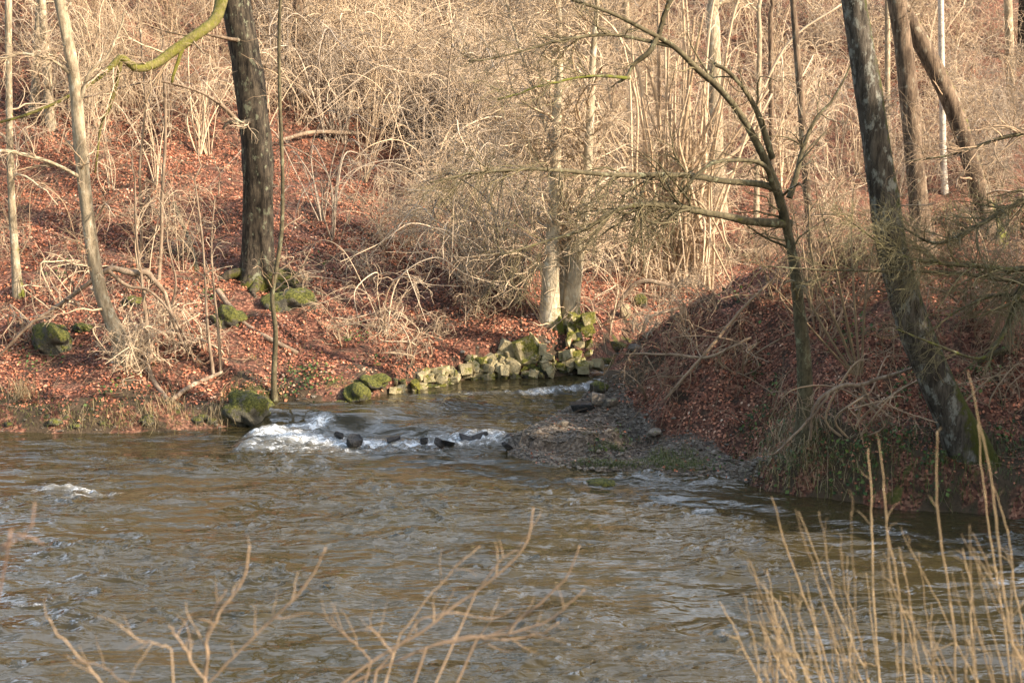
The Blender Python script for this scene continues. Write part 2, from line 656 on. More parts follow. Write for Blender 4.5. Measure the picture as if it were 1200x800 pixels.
# ------------------------------------------------------------------ water
A1, B1 = onz(318, 492, .1)[:2], onz(602, 514, .1)[:2]
A2, B2 = onz(590, 465, .25)[:2], onz(700, 449, .25)[:2]


def side(x, y, a, b):
    t = unit(b - a)
    return (x - a[0]) * -t[1] + (y - a[1]) * t[0]


def level(x, y):
    w = np.clip((x - A1[0] + .4) / .3, 0, 1)
    s1 = side(x, y, A1, B1) + .10 * noise(x * 2.2, y * 2.2, 31)
    s2 = side(x, y, A2, B2) + .12 * noise(x * 2.2, y * 2.2, 33)
    return w * (POOL * sstep(-.28, .22, s1) + (POOL2 - POOL) * sstep(-.3, .25, s2))


def blob(x, y, pts, wid):
    P = np.array([list(onz(u, v, z)[:2]) + [0] for u, v, z in pts])
    d, _ = dist_poly(x, y, P)
    return np.exp(-(d / wid) ** 2)


def foam_sparkle(x, y):
    f = .98 * blob(x, y, [(312, 512, 0), (338, 505, .05), (360, 503, .08), (376, 497, .12)], .30)
    f = np.maximum(f, .92 * blob(x, y, [(300, 515, 0), (350, 516, 0), (420, 519, 0), (480, 521, 0), (545, 519, 0), (575, 518, 0)], .36))
    f = np.maximum(f, .62 * blob(x, y, [(290, 524, 0), (420, 528, 0), (520, 525, 0)], .45))
    f = np.maximum(f, .78 * blob(x, y, [(612, 464, .2), (650, 459, .2), (690, 453, .22)], .17))
    f = np.maximum(f, .55 * blob(x, y, [(520, 468, .2), (575, 466, .2), (612, 464, .2)], .17))
    f = np.maximum(f, .72 * blob(x, y, [(45, 574, 0), (75, 572, 0), (110, 577, 0)], .14))
    f = np.maximum(f, .60 * blob(x, y, [(75, 583, 0), (140, 577, 0)], .15))
    f = np.maximum(f, .75 * blob(x, y, [(18, 708, 0), (46, 710, 0)], .07))
    f = np.maximum(f, .55 * blob(x, y, [(1035, 622, 0), (1085, 630, 0)], .18))  # sparkle on the ripples, painted in as pale foam
    caps = noise(x * .9, y * 2.0, 51) * noise(x * 3.1, y * 5.0, 52)
    f = np.maximum(f, .50 * sstep(.28, .55, caps))
    return f


def wave(x, y):
    calm = .35 + .65 * sstep(-9.5, -3, x + (21.5 - y) * 1.2)
    pool = sstep(-.1, .3, side(x, y, A1, B1)) * np.clip((x - A1[0] + .4) / .3, 0, 1)
    amp = calm * (1 - .55 * pool)
    r1 = noise(x * 1.05 + .5 * y, y * 1.9, 41)
    r2 = noise(x * 2.3 - .6 * y, y * 4.2, 42)
    r3 = noise(x * 5.5, y * 8.5, 43)
    r4 = 1 - np.abs(noise(x * 1.5 + .8 * y, y * 3.0 - .3 * x, 44)) * 1.6
    rid = np.clip(1 - np.abs(noise(x * 1.15 + .25 * y + .25 * noise(x * 2, y * 2, 48), y * 2.6 + .15 * x, 49)) * 2.6, 0, 1) ** 2.2 * sstep(-.25, .35, noise(x * .55, y * .8, 50))
    rid2 = np.clip(1 - np.abs(noise(x * 2.6 - .4 * y, y * 5.2 + .3 * x, 53)) * 2.4, 0, 1) ** 2 * sstep(-.1, .4, noise(x * 1.1, y * 1.4, 54))
    return amp * (chop(x, y) * (.072 * rid + .042 * rid2 + .012 * r3) + .040 * r1 + .012 * r2)


def chop(x, y):
    """where the river runs rough: 0.25 on the slicks, 1 in the choppy lanes."""
    return .25 + .75 * sstep(-.22, .38, noise(x * .28 + .1 * y, y * .55, 55) + .45 * noise(x * .8, y * 1.6, 56))


def water_z(x, y):
    f = foam_sparkle(x, y)
    tur = .045 * np.abs(noise(x * 4.2, y * 4.2, 45)) + .05 * noise(x * 8, y * 8, 46) + .02 * noise(x * 15, y * 15, 47)
    return level(x, y) + wave(x, y) + sstep(.25, .8, f) * tur


def water_keep(x, y):
    z, dL, dR, inL, inR, g = terrain(x, y)
    return ~((inL & (dL > .35)) | (inR & (dR > .35)))


wx = axis([(-90, -13, 1.5), (-13, 13, .05), (13, 90, 1.5)])
wy = axis([(7, 12, .1), (12, 31, .05), (31, 62, .4)])
tag(grid('water', wx, wy, water_z, M['water'], water_keep, lambda X, Y, Z: (foam_sparkle(X, Y), chop(X, Y))), kind='structure')

# ------------------------------------------------------------------ growth helpers
def grow(mb, P, R, n, length, levels=1, t0=.2, up=.15, droop=.0, wig=.22, sides=3, tint=(.2, 1), moss=0., rmin=.004, ang=(.5, 1.1), rfac=.5, taper=.3, nseg=8, sub=.4):
    """twigs growing off the path P (radii R); each again carries n//2 twigs while levels last."""
    P = np.asarray(P, float)
    k = len(P)
    T = np.gradient(P, axis=0)
    for _ in range(n):
        t = t0 + (1 - t0) * rng.random()
        f = t * (k - 1)
        i = min(int(f), k - 2)
        p = P[i] + (P[i + 1] - P[i]) * (f - i)
        tan = unit(T[i])
        q = unit(np.cross(tan, rng.normal(size=3)))
        a = rng.uniform(*ang)
        d = unit(tan * math.cos(a) + q * math.sin(a) + np.array([0, 0, up]))
        L = length * (1.05 - .55 * t) * rng.uniform(.45, 1.15)
        r0 = max(min(float(np.interp(t, np.linspace(0, 1, k), R)) * rfac, .022 * L), rmin)
        pts = [p]
        bend = rng.normal(size=3) * wig * .5
        for s in range(nseg - 1):
            d = unit(d + rng.normal(size=3) * wig + bend * .5 + np.array([0, 0, -droop]))
            pts.append(pts[-1] + d * L / (nseg - 1))
        pts = np.array(pts)
        rr = np.linspace(r0, max(r0 * taper, rmin * .6), nseg)
        mb.tube(pts, rr, sides, tint=rng.uniform(*tint), moss=moss, cap=False)
        if levels > 1:
            grow(mb, pts, rr, max(2, int(n * sub)), length * .62, levels - 1, .1, up, droop, wig * 1.15, 3, tint, moss * .7, rmin * .75, ang, rfac, taper, max(5, nseg - 1), sub)


def wobble_fn(seed, amp=.07, flare=0., base=None, flen=.4):
    def f(P, D):
        ang = np.arctan2(D[:, :, 1], D[:, :, 0])
        z = P[:, None, 2]
        m = 1 + amp * noise(np.cos(ang) * 1.3 + z * .9, np.sin(ang) * 1.3 + z * .35, seed) + .5 * amp * noise(np.cos(ang) * 3.2 + z * 2.5, np.sin(ang) * 3.2, seed + 1)
        if flare:
            h = np.maximum(z - base, 0)
            lob = 1 + .45 * np.sin(ang * 3 + seed) + .25 * np.sin(ang * 5 + seed * 2.1)
            m = m + flare * np.exp(-h / flen) * np.clip(lob, .15, 2)
        return m
    return f


def moss_fn(sidev, s_amt, base_z, b_amt, b_len=.8, bias=0., up=0.):
    sv = unit(sidev)

    def f(P, D):
        m = bias + s_amt * np.clip(D @ sv, 0, 1) + up * np.clip(D[:, :, 2], 0, 1)
        return m + b_amt * np.exp(-np.maximum(P[:, None, 2] - base_z, 0) / b_len) * np.ones(D.shape[1])[None]
    return f


def px_path(pts, Y0, depth=None, n=40, ws=1.):
    """photo-traced centre line (u, v, width px) given its real distance, sampled smoothly: points, radii."""
    P, R = [], []
    for i, q in enumerate(pts):
        Y = Y0 + (depth[i] if depth is not None else 0)
        P.append(at(q[0], q[1], Y))
        R.append(q[2] * .5 / F * Y * ws)
    P, R = np.array(P), np.array(R)
    return spline(P, n), np.interp(np.linspace(0, len(pts) - 1, n), np.arange(len(pts)), R)


def make_tree(name, label, cat, pts, mat, tmat, group=None, base_uv=None, Y=None, depth=None, ext=6., sides=16, flare=.5, flen=.35, moss=None,
              crown=10, crown_len=2.6, low=0, low_len=1.2, low_up=.1, seed=1, limbs=(), amp=.07, ext_dir=None):
    u0, v0 = base_uv or pts[0][:2]
    g = ground(u0, v0)
    Yb = Y if Y is not None else g[1]
    base = np.array([at(u0, v0, Yb)[0], Yb, 0])
    base[2] = H(base[0], base[1])
    root = empty(name, base, label, cat, group)
    P, R = px_path(pts, Yb, depth, 46, .87)
    low_pt = P[0].copy()
    low_pt[2] = min(base[2] - .25, P[0][2] - .25)
    low_pt[:2] -= (P[1] - P[0])[:2] * 1.0
    P = np.vstack([low_pt, P])
    R = np.concatenate([[R[0]], R])
    inframe = len(P)
    if ext > 0:
        d = unit(P[-1] - P[-6]) if ext_dir is None else unit(ext_dir)
        k = 14
        E = P[-1] + d * np.linspace(ext / k, ext, k)[:, None] + np.cumsum(rng.normal(size=(k, 3)) * .04, 0)
        P = np.vstack([P, E])
        R = np.concatenate([R, R[-1] * np.linspace(.97, .25, k)])
    mf = moss(base[2]) if moss else 0.
    mb = MB()
    mb.tube(P, R, sides, moss=mf, lobes=wobble_fn(seed * 7, amp, flare, base[2], flen))
    mb.build('trunk', mat, root)
    if low:
        mb = MB()
        grow(mb, P[6:inframe], R[6:inframe], low, low_len, 2, .1, low_up, .03, .25, 3, rmin=.006)
        mb.build('twigs', tmat, root)
    if crown and ext > 0:
        for c in range(crown):
            i = inframe + int((len(P) - inframe - 2) * (c + .5) / crown)
            a = rng.uniform(0, 6.28)
            d = unit([math.cos(a), math.sin(a), rng.uniform(.5, 1.1)])
            L = crown_len * rng.uniform(.7, 1.2)
            b = spline([P[i], P[i] + d * L * .5 + rng.normal(size=3) * .15, P[i] + d * L + np.array([0, 0, .35 * L])], 12)
            rb = np.linspace(R[i] * .45, .012, 12)
            mb = MB()
            mb.tube(b, rb, 6, moss=.0)
            o = mb.build('branch', mat, root)
            mb = MB()
            grow(mb, b, rb, 9, L * .6, 2, .15, .25, 0, .2, 3, rmin=.006)
            mb.build('twigs', tmat, o)
    for li, lb in enumerate(limbs):
        pb, rb = px_path(lb['pts'], Yb, lb.get('depth'), lb.get('n', 26))
        pb = pb + np.cumsum(rng.normal(size=pb.shape) * lb.get('wob', .012), 0) * np.linspace(0, 1, len(pb))[:, None]
        mb = MB()
        rb = rb * (1 + .10 * noise(np.arange(len(rb)) * .45, li + seed))
        mb.tube(pb, rb, lb.get('sides', 9), moss=lb.get('moss', 0.), lobes=wobble_fn(seed * 3 + li, .26))
        o = mb.build('branch', lb.get('mat', mat), root)
        if lb.get('tw'):
            mb = MB()
            grow(mb, pb, rb, lb['tw'], lb.get('len', 1.2), lb.get('lv', 2), lb.get('t0', .15), lb.get('up', .05), lb.get('droop', .03), lb.get('wig', .22), 3,
                 moss=lb.get('tmoss', 0.), rmin=.005, ang=lb.get('ang', (.35, 1.0)))
            mb.build('twigs', lb.get('tmat', tmat), o)
    return root, P, R


mossR = lambda z: moss_fn((1, -.2, 0), .66, z, .5, .6, -.1)
mossB = lambda z: moss_fn((1, -.2, 0), .1, z, .62, .45, -.05)
moss0 = lambda z: moss_fn((1, -.2, 0), .0, z, .5, .3, -.2)

# ------------------------------------------------------------------ trees of the left bank
oak, _, _ = make_tree('oak_tree', 'thick dark trunk with mossy roots and a yellow mossy limb on the red leaf slope', 'tree',
          [(303, 330, 44), (302, 280, 40), (302, 200, 41), (298, 140, 40), (288, 70, 38), (276, 0, 36), (268, -60, 34)], M['dark_bark'], M['brown_twig'],
          moss=mossB, flare=.55, flen=.3, ext=7, crown=8, crown_len=3, seed=2, sides=22, amp=.10,
          limbs=[dict(pts=[(270, -75, 18), (262, -20, 14), (255, 18, 13), (238, 36, 12), (205, 58, 12), (180, 75, 11), (160, 79, 10), (142, 68, 9), (130, 78, 7), (105, 98, 5), (60, 122, 4), (10, 140, 3), (-40, 150, 2)],
                      depth=[0, -.6, -1.0, -1.3, -1.6, -1.9, -2.1, -2.2, -2.3, -2.5, -2.8, -3.1, -3.4], moss=.52, mat=M['moss_limb'], tw=26, len=1.5, droop=.06, up=-.05, tmat=M['straw_twig'], t0=.1, n=60, wob=.004),
                 dict(pts=[(214, 56, 5), (208, 75, 4), (200, 98, 3)], depth=[-1.55, -1.6, -1.65], moss=.7, mat=M['moss_limb'], n=8),
                 dict(pts=[(142, 70, 5), (136, 100, 4), (128, 128, 4), (118, 150, 3), (112, 200, 2)], depth=[-2.2, -2.2, -2.25, -2.3, -2.3], moss=.5, mat=M['moss_limb'], tw=8, len=.9, tmat=M['straw_twig'], n=14),
                 dict(pts=[(278, 142, 7), (262, 125, 4), (235, 108, 3), (200, 97, 3), (170, 96, 2), (120, 108, 2), (90, 115, 1.5)], depth=[-.3, -.6, -.9, -1.1, -1.3, -1.5, -1.6], tw=12, len=.9, mat=M['dead_wood'], tmat=M['straw_twig']),
                 dict(pts=[(300, 140, 6), (285, 144, 6), (270, 143, 4), (262, 150, 2)], depth=[-.25, -.4, -.5, -.6], mat=M['dark_bark'], n=10, tw=12, len=.6, tmat=M['straw_twig']),
                 dict(pts=[(285, 48, 4.5), (262, 44, 3.5), (240, 39, 2)], depth=[-.2, -.5, -.7], mat=M['dead_wood'], n=8)])
og = np.array(oak.location)
for k, (dx, dy, L_) in enumerate([(.5, -.5, 1.1), (.95, -.25, 1.5), (.05, -.75, .9), (-.6, -.35, .9), (.9, .3, 1.0), (.75, -.6, 1.7)]):
    d_ = unit([dx, dy, 0])
    q_ = np.array([og + d_ * (.22 + t_ * L_) + np.array([.10 * math.sin(5 * t_ + k), .1 * math.cos(4 * t_ + k), 0]) * t_ for t_ in np.linspace(0, 1, 12)])
    q_[:, 2] = H(q_[:, 0], q_[:, 1]) + np.linspace(.22, -.06, 12)
    mb = MB()
    mb.tube(q_, np.linspace(.15, .03, 12), 9, moss=np.linspace(.55, .35, 12), lobes=wobble_fn(140 + k, .25))
    mb.build('root', M['dark_bark'], oak)
make_tree('leaning_tree', 'smooth pale trunk leaning left from a wide brown stump foot near the water', 'tree',
          [(148, 424, 27), (140, 396, 22), (127, 368, 18), (115, 330, 16), (105, 270, 18), (96, 190, 17), (89, 110, 16), (80, 50, 15), (70, 0, 15), (60, -50, 14)],
          M['pale_bark'], M['straw_twig'], moss=moss0, flare=.22, flen=.3, ext=5, crown=6, low=18, low_len=1.5, seed=3, sides=16, amp=.13,
          limbs=[dict(pts=[(92, 125, 5), (105, 85, 4), (130, 60, 3), (150, 10, 2)], tw=9, len=1.0, tmat=M['straw_twig']),
                 dict(pts=[(98, 210, 5), (60, 190, 4), (20, 178, 4), (-30, 172, 3)], depth=[0, -.4, -.8, -1.2], tw=10, len=1.0, tmat=M['straw_twig']),
                 dict(pts=[(86, 90, 4), (60, 70, 3), (20, 60, 3), (-20, 65, 2)], depth=[0, -.3, -.6, -.9], tw=14, len=1.1, tmat=M['straw_twig'])])
make_tree('slim_tree', 'slim pale greenish trunk at the left edge of the leaf slope', 'tree',
          [(22, 348, 13), (17, 290, 11), (13, 220, 10), (11, 140, 9), (10, 60, 9), (10, 0, 9), (10, -50, 8)], M['pale_bark'], M['straw_twig'],
          moss=lambda z: moss_fn((1, -.2, 0), .45, z, .3, .3, -.05), ext=4, crown=5, low=10, low_len=1.6, seed=4, sides=10, flare=.3)
make_tree('sapling', 'slender olive sapling rising straight from the bank by the rapid', 'sapling',
          [(322, 478, 9), (321, 440, 8), (323, 390, 7), (319, 350, 6), (323, 320, 6), (330, 270, 6), (331, 200, 5), (328, 120, 5), (327, 40, 4.5), (330, -20, 4)], M['olive_bark'], M['brown_twig'],
          Y=onz(322, 487)[1] - .1, ext=2, crown=3, crown_len=1.2, low=10, low_len=1.3, seed=5, sides=7, flare=.3, flen=.1)
for k, (pts, lab) in enumerate([
        ([(160, 330, 5), (166, 270, 4), (164, 200, 4), (170, 120, 3), (165, 40, 3)], 'thin straight stem left of the slim twin stems on the red slope'),
        ([(186, 330, 6), (189, 280, 5), (190, 230, 5), (194, 150, 4), (190, 60, 3)], 'thin pale twin stem on the red slope between the pale trunk and the oak'),
        ([(250, 440, 5), (243, 380, 4), (240, 320, 3), (236, 270, 3), (228, 210, 2)], 'whip thin grey shoot standing on the bank left of the oak'),
        ([(259, 440, 5), (256, 390, 4), (250, 330, 3), (248, 280, 2), (252, 230, 2)], 'thin upright shoot on the bank nearest below the oak roots'),
        ([(176, 420, 8), (172, 380, 6), (168, 340, 5), (160, 280, 3), (158, 210, 2.5)], 'brown coppice shoot rising beside the stump foot of the pale trunk'),
        ([(205, 410, 5), (200, 370, 4), (206, 330, 3), (196, 280, 2), (200, 240, 2)], 'bent thin shoot right of the stump foot of the pale trunk')]):
    make_tree('sapling', lab, 'sapling', pts, M['dead_wood'], M['straw_twig'], ext=1.2, crown=0, low=9, low_len=.8, seed=20 + k, sides=6, flare=.2, flen=.1, low_up=.25)

# centre tree of three stems behind the stone wall
gC = ground(655, 384)
root = empty('alder_tree', gC, 'pale three stemmed trunk standing behind the stone wall at the stream bend', 'tree')
for k, pts in enumerate([[(648, 405, 26), (645, 360, 25), (646, 310, 24), (650, 240, 21), (652, 160, 19), (655, 80, 17), (655, 0, 15), (655, -60, 14)],
                         [(668, 398, 23), (669, 360, 23), (675, 310, 22), (684, 250, 19), (690, 170, 17), (694, 80, 15), (700, 0, 13), (704, -60, 12)],
                         [(660, 405, 20), (659, 360, 19), (664, 300, 16), (664, 240, 12), (640, 150, 9), (610, 60, 8), (590, -10, 7)]]):
    P, R = px_path(pts, gC[1] + .15 * k, None, 40)
    R = R * np.linspace(1.02, .34, 40)
    P = np.vstack([P[0] - [0, 0, .5], P])
    R = np.concatenate([[R[0] * 1.1], R])
    mb = MB()
    mb.tube(P, R, 12, moss=moss_fn((1, -.2, 0), .25, gC[2], .5, .5, .0), lobes=wobble_fn(60 + k, .10, .25, gC[2], .3))
    o = mb.build('trunk', M['silver_bark'], root)
    mb = MB()
    grow(mb, P[11:], R[11:], 42, 2.1, 2, .0, .05, .05, .25, 3, rmin=.008)
    grow(mb, P[4:16], R[4:16], 6, 1.1, 2, .0, -.2, .10, .25, 3, rmin=.005)
    mb.build('twigs', M['straw_twig'], o)

# ------------------------------------------------------------------ trees of the right bank
make_tree('alder_tree', 'dark leaning trunk with pale lichen and a mossy side at the right water edge', 'tree',
          [(1158, 575, 66), (1140, 535, 52), (1120, 495, 48), (1095, 440, 46), (1072, 385, 44), (1055, 330, 42), (1043, 280, 41), (1034, 220, 38), (1024, 150, 36), (1012, 70, 34), (1000, 0, 32), (990, -60, 31)],
          M['grey_bark'], M['brown_twig'], moss=mossR, flare=.22, flen=.35, ext=7, crown=8, crown_len=3, low=16, low_len=1.1, seed=6, sides=22, amp=.09, Y=20.3)
make_tree('arching_alder', 'slim grey trunk whose olive limbs arch left over the stream', 'tree',
          [(945, 530, 27), (944, 480, 24), (942, 420, 20), (937, 370, 17), (932, 320, 14), (925, 280, 13), (918, 250, 13), (908, 215, 12), (893, 180, 11), (868, 135, 9), (842, 103, 8), (818, 82, 8), (790, 55, 7), (755, 35, 6), (715, 15, 5), (670, 0, 4)],
          M['olive_bark'], M['olive_twig'], moss=lambda z: moss_fn((1, -.2, .3), .25, z, .3, .3, .05), flare=.4, flen=.2, ext=0, low=18, low_len=1.2, seed=7, sides=12,
          Y=21.3, depth=[0, 0, 0, 0, 0, 0, -.1, -.2, -.3, -.5, -.7, -.9, -1.1, -1.3, -1.5, -1.7],
          limbs=[dict(pts=[(926, 262, 11), (905, 261, 11), (880, 259, 10), (855, 253, 9), (820, 247, 8), (780, 240, 7), (745, 240, 6), (715, 250, 5), (690, 268, 4), (640, 285, 3), (590, 300, 2)],
                      depth=[0, -.2, -.4, -.6, -.9, -1.2, -1.5, -1.8, -2, -2.3, -2.6], moss=.34, tw=34, len=1.5, droop=.05, up=.0, t0=.35, n=44, wob=.006),
                 dict(pts=[(912, 222, 9), (890, 216, 8), (850, 213, 7), (810, 207, 7), (770, 206, 6), (720, 207, 6), (690, 205, 5), (650, 202, 5), (600, 202, 4), (545, 208, 3), (500, 218, 2)],
                      depth=[-.2, -.3, -.5, -.8, -1.1, -1.4, -1.7, -2, -2.3, -2.7, -3], moss=.2, tw=34, len=1.3, droop=.04, up=.0, t0=.3, n=44, wob=.006),
                 dict(pts=[(905, 185, 8), (898, 165, 7), (885, 130, 6), (868, 105, 5), (845, 84, 5), (832, 78, 4)], depth=[-.2, -.3, -.4, -.5, -.6, -.7], moss=.2, tw=8, len=1.0, n=20),
                 dict(pts=[(925, 232, 8), (935, 200, 7), (942, 170, 5), (955, 140, 4), (985, 105, 3), (1010, 60, 2)], depth=[0, .1, .2, .3, .4, .5], tw=10, len=.9, n=20),
                 dict(pts=[(915, 240, 7), (905, 215, 6), (895, 195, 5), (870, 190, 5), (835, 195, 4), (800, 230, 3)], depth=[-.1, -.3, -.5, -.6, -.8, -1], tw=10, len=.8, n=22),
                 dict(pts=[(770, 43, 7), (762, 60, 6), (745, 75, 5), (738, 92, 4), (730, 100, 3)], depth=[-1.2, -1.3, -1.3, -1.35, -1.4], moss=.3, tw=6, len=.6, n=16),
                 dict(pts=[(772, 42, 6), (778, 18, 6), (786, 0, 5), (795, -30, 4)], depth=[-1.2, -1.2, -1.2, -1.2], tw=5, len=1, n=14),
                 dict(pts=[(790, 55, 5), (740, 45, 4), (700, 42, 4), (655, 55, 3), (600, 75, 2), (550, 85, 2)], depth=[-1.1, -1.3, -1.6, -1.9, -2.2, -2.5], moss=.25, tw=18, len=1.2, n=30),
                 dict(pts=[(738, 92, 4), (690, 90, 3), (640, 100, 2.5), (580, 120, 2)], depth=[-1.35, -1.6, -1.9, -2.2], moss=.55, tw=16, len=1.0, n=20, tmat=M['green_twig'])])
make_tree('straight_sapling', 'straight slim pole lit along its right side behind the arching alder', 'sapling',
          [(957, 350, 14), (952, 300, 12), (947, 240, 11), (942, 170, 11), (938, 110, 10), (933, 50, 9), (929, 0, 8), (926, -50, 8)], M['brown_bark'], M['straw_twig'],
          base_uv=(957, 330), moss=moss0, ext=5, crown=5, low=10, low_len=1.0, seed=8, sides=10)
make_tree('brown_tree', 'upright brown trunk with a sunlit right edge behind the leaning alder', 'tree',
          [(1086, 320, 26), (1080, 270, 26), (1073, 200, 25), (1066, 120, 25), (1058, 50, 24), (1050, 0, 23), (1044, -50, 22)], M['brown_bark'], M['brown_twig'],
          base_uv=(1086, 300), moss=moss0, ext=7, crown=7, seed=9, low=8, sides=16)
make_tree('brown_tree', 'brown trunk leaning strongly left above the pale grass at the right', 'tree',
          [(1166, 290, 26), (1157, 260, 24), (1145, 215, 23), (1130, 165, 23), (1112, 115, 24), (1090, 70, 24), (1065, 25, 23), (1045, -10, 22), (1020, -60, 21)], M['brown_bark'], M['brown_twig'],
          base_uv=(1166, 282), moss=lambda z: moss_fn((1, -.4, .4), .45, z, .4, .3, -.05), ext=7, crown=7, seed=10, low=8, sides=16)
make_tree('birch_tree', 'thin white birch pole between the two brown trunks', 'tree',
          [(1107, 225, 9), (1105, 170, 9), (1104, 100, 8.5), (1103, 40, 8), (1102, -30, 8)], M['birch_bark'], M['brown_twig'],
          base_uv=(1107, 225), ext=5, crown=5, seed=11, sides=10, flare=.2)

# shoots fanning from one stool on the shaded bank
gS = ground(1006, 442)
root = empty('coppice_stool', gS, 'stool of six long golden shoots fanning up the shaded bank', 'shrub')
for k, pts in enumerate([[(1002, 440, 5), (975, 400, 4), (945, 345, 4), (938, 310, 3), (915, 250, 2.5)], [(1004, 440, 5), (985, 390, 5), (962, 340, 4), (950, 290, 4), (948, 240, 3)],
                         [(1006, 440, 5), (995, 390, 5), (985, 340, 4), (975, 290, 3), (960, 240, 2.5)], [(1008, 440, 5), (1004, 390, 4), (1000, 330, 4), (998, 270, 3), (1000, 220, 2)],
                         [(1010, 441, 5), (1012, 380, 4), (1018, 320, 3), (1030, 260, 2.5)], [(1001, 441, 4), (960, 395, 3), (925, 355, 2.5), (900, 330, 2)]]):
    P, R = px_path(pts, gS[1], [-.1 * q * (k % 3 - 1) for q in range(len(pts))], 20)
    mb = MB()
    R = R * .72
    mb.tube(np.vstack([P[0] - [0, 0, .12], P]), np.concatenate([[R[0]], R]), 5, tint=.3)
    grow(mb, P, R, 5, .6, 1, .3, .3)
    mb.build('stem', M['shoot'], root)

# hazel of many stems beyond the stream
gH = ground(790, 338)
gH[2] = H(gH[0], gH[1])
root = empty('hazel', gH, 'large straw coloured hazel fanning many long stems beyond the stream bend', 'shrub')
for k in range(44):
    u0 = 790 + rng.normal() * 24
    top = 790 + rng.normal() * 62 + (u0 - 790) * 1.5
    vt = rng.uniform(-40, 130)
    dz = rng.uniform(-1.3, 1.3)
    w = rng.uniform(3, 7.5)
    P, R = px_path([(u0, 345 + rng.uniform(-12, 8), w), (u0 + (top - u0) * .18, 290, w * .9), (u0 + (top - u0) * .45 + rng.normal() * 6, 210, w * .75), (top + rng.normal() * 10, vt + 60, w * .6), (top + (top - 790) * rng.uniform(.1, .6), vt, w * .4)],
                   gH[1] + rng.uniform(-.35, .35), [0, dz * .2, dz * .5, dz * .8, dz], 22)
    mb = MB()
    mb.tube(np.vstack([P[0] - [0, 0, .35], P]), np.concatenate([[R[0]], R]), 5, tint=rng.random(), moss=.12 * rng.random())
    grow(mb, P, R, 9, 1.5, 2, .25, .1, .03, .25, rmin=.006)
    mb.build('stem', M['straw_twig'], root)
for k in range(16):                             # low shoots that hang down in front of the stool
    u0 = 780 + rng.normal() * 25
    u1 = u0 + rng.uniform(-110, 90)
    P, R = px_path([(u0, 335, 3.6), (u0 * .6 + u1 * .4 + rng.normal() * 8, 275 + rng.uniform(-40, 25), 3), (u1, 285 + rng.uniform(-50, 40), 2.4), (u1 + (u1 - u0) * rng.uniform(.1, .5) + rng.normal() * 12, 350 + rng.uniform(-60, 40), 1.4)], gH[1] - .3, [0, -.5, -.9, -1.2], 20)
    mb = MB()
    mb.tube(P, R, 4, tint=rng.random())
    grow(mb, P, R, 9, 1.0, 2, .2, .0, .06, .3, rmin=.005)
    mb.build('stem', M['straw_twig'], root)

# ------------------------------------------------------------------ thicket: shrubs of bare twigs all over the hillside
def clear_u(u, v):
    return u - 95 if v > 300 and 622 < u < 708 else u


def shrub_mesh(n_stem, height, spread, mat, droop, tw, tlen, rmin=.0055, ang=(.4, 1.35), name='bare_shrub'):
    mb = MB()
    for s in range(n_stem):
        a = rng.uniform(0, 6.28)
        out = spread * rng.uniform(.1, 1.15)
        h = height * rng.uniform(.45, 1.1)
        c, q = math.cos(a), math.sin(a)
        e = rng.uniform(.35, 1.05)
        p = np.array([[c * .08, q * .08, -.2], [c * out * .2, q * out * .2, h * .38], [c * out * .6, q * out * .6, h * .8], [c * out * 1.15, q * out * 1.15, h * (.75 + .25 * e)], [c * out * 1.7, q * out * 1.7, h * e]])
        p[1:] += rng.normal(size=(4, 3)) * [.24, .24, .16]
        r0 = rng.uniform(.012, .028)
        P = spline(p, 18)
        R = np.linspace(r0, .0065, 18)
        mb.tube(P, R, 4, tint=rng.uniform(.2, 1), moss=.1 * rng.random(), cap=False)
        grow(mb, P, R, tw, tlen, 2, .05, .03, droop, .27, 3, rmin=rmin, ang=ang)
    return mb.build(name, mat, None, (0, 0, 0))


GRP = 'bare shrubs of the hillside thicket'
LAB = 'bare straw coloured shrub in the hillside thicket'
protos = [shrub_mesh(9, rng.uniform(2.6, 4.0), rng.uniform(1.0, 1.9), M['grey_twig' if _ % 3 == 2 else 'straw_twig'], rng.choice([.02, .06, .10]), 9, 1.9, .0088, (.5, 1.6)) for _ in range(12)]
arch = []
for _ in range(6):
    mb = MB()
    for s_ in range(7):
        a = rng.uniform(0, 6.28)
        L, h = rng.uniform(1.6, 3.6), rng.uniform(1.6, 3.6)
        c_, q_ = math.cos(a), math.sin(a)
        p_ = np.array([[0, 0, -.2], [c_ * L * .18, q_ * L * .18, h * .55], [c_ * L * .5, q_ * L * .5, h * .98], [c_ * L * .85, q_ * L * .85, h * rng.uniform(.7, 1.1)], [c_ * L * 1.15, q_ * L * 1.15, h * rng.uniform(.3, 1.0)]])
        p_[1:] += rng.normal(size=(4, 3)) * .15
        P = spline(p_, 24)
        R = np.linspace(rng.uniform(.016, .034), .008, 24)
        mb.tube(P, R, 5, tint=rng.uniform(.3, 1), cap=False)
        grow(mb, P, R, 7, 1.5, 2, .2, .0, .08, .3, 3, rmin=.008, ang=(.5, 1.5))
    arch.append(mb.build('arching_shrub', M['grey_twig' if _ % 3 == 0 else 'straw_twig'], None, (0, 0, 0)))
used = set()


def put_shrub(ps, u, v, sc, label, group):
    u = clear_u(u, v)
    g = ground(u, max(v, -48))
    if v < -48:
        g[1] += (-48 - v) * .18
        g[2] = float(H(g[0], g[1]))
    o = ps[rng.integers(len(ps))]
    if o.name in used:
        o = o.copy()
        COL.objects.link(o)
    used.add(o.name)
    o.location = tuple(g - [0, 0, .05])
    o.rotation_euler = (rng.normal() * .08, rng.normal() * .08, rng.uniform(0, 6.28))
    o.scale = (sc, sc, sc * rng.uniform(.85, 1.15))
    tag(o, label, 'shrub', group)


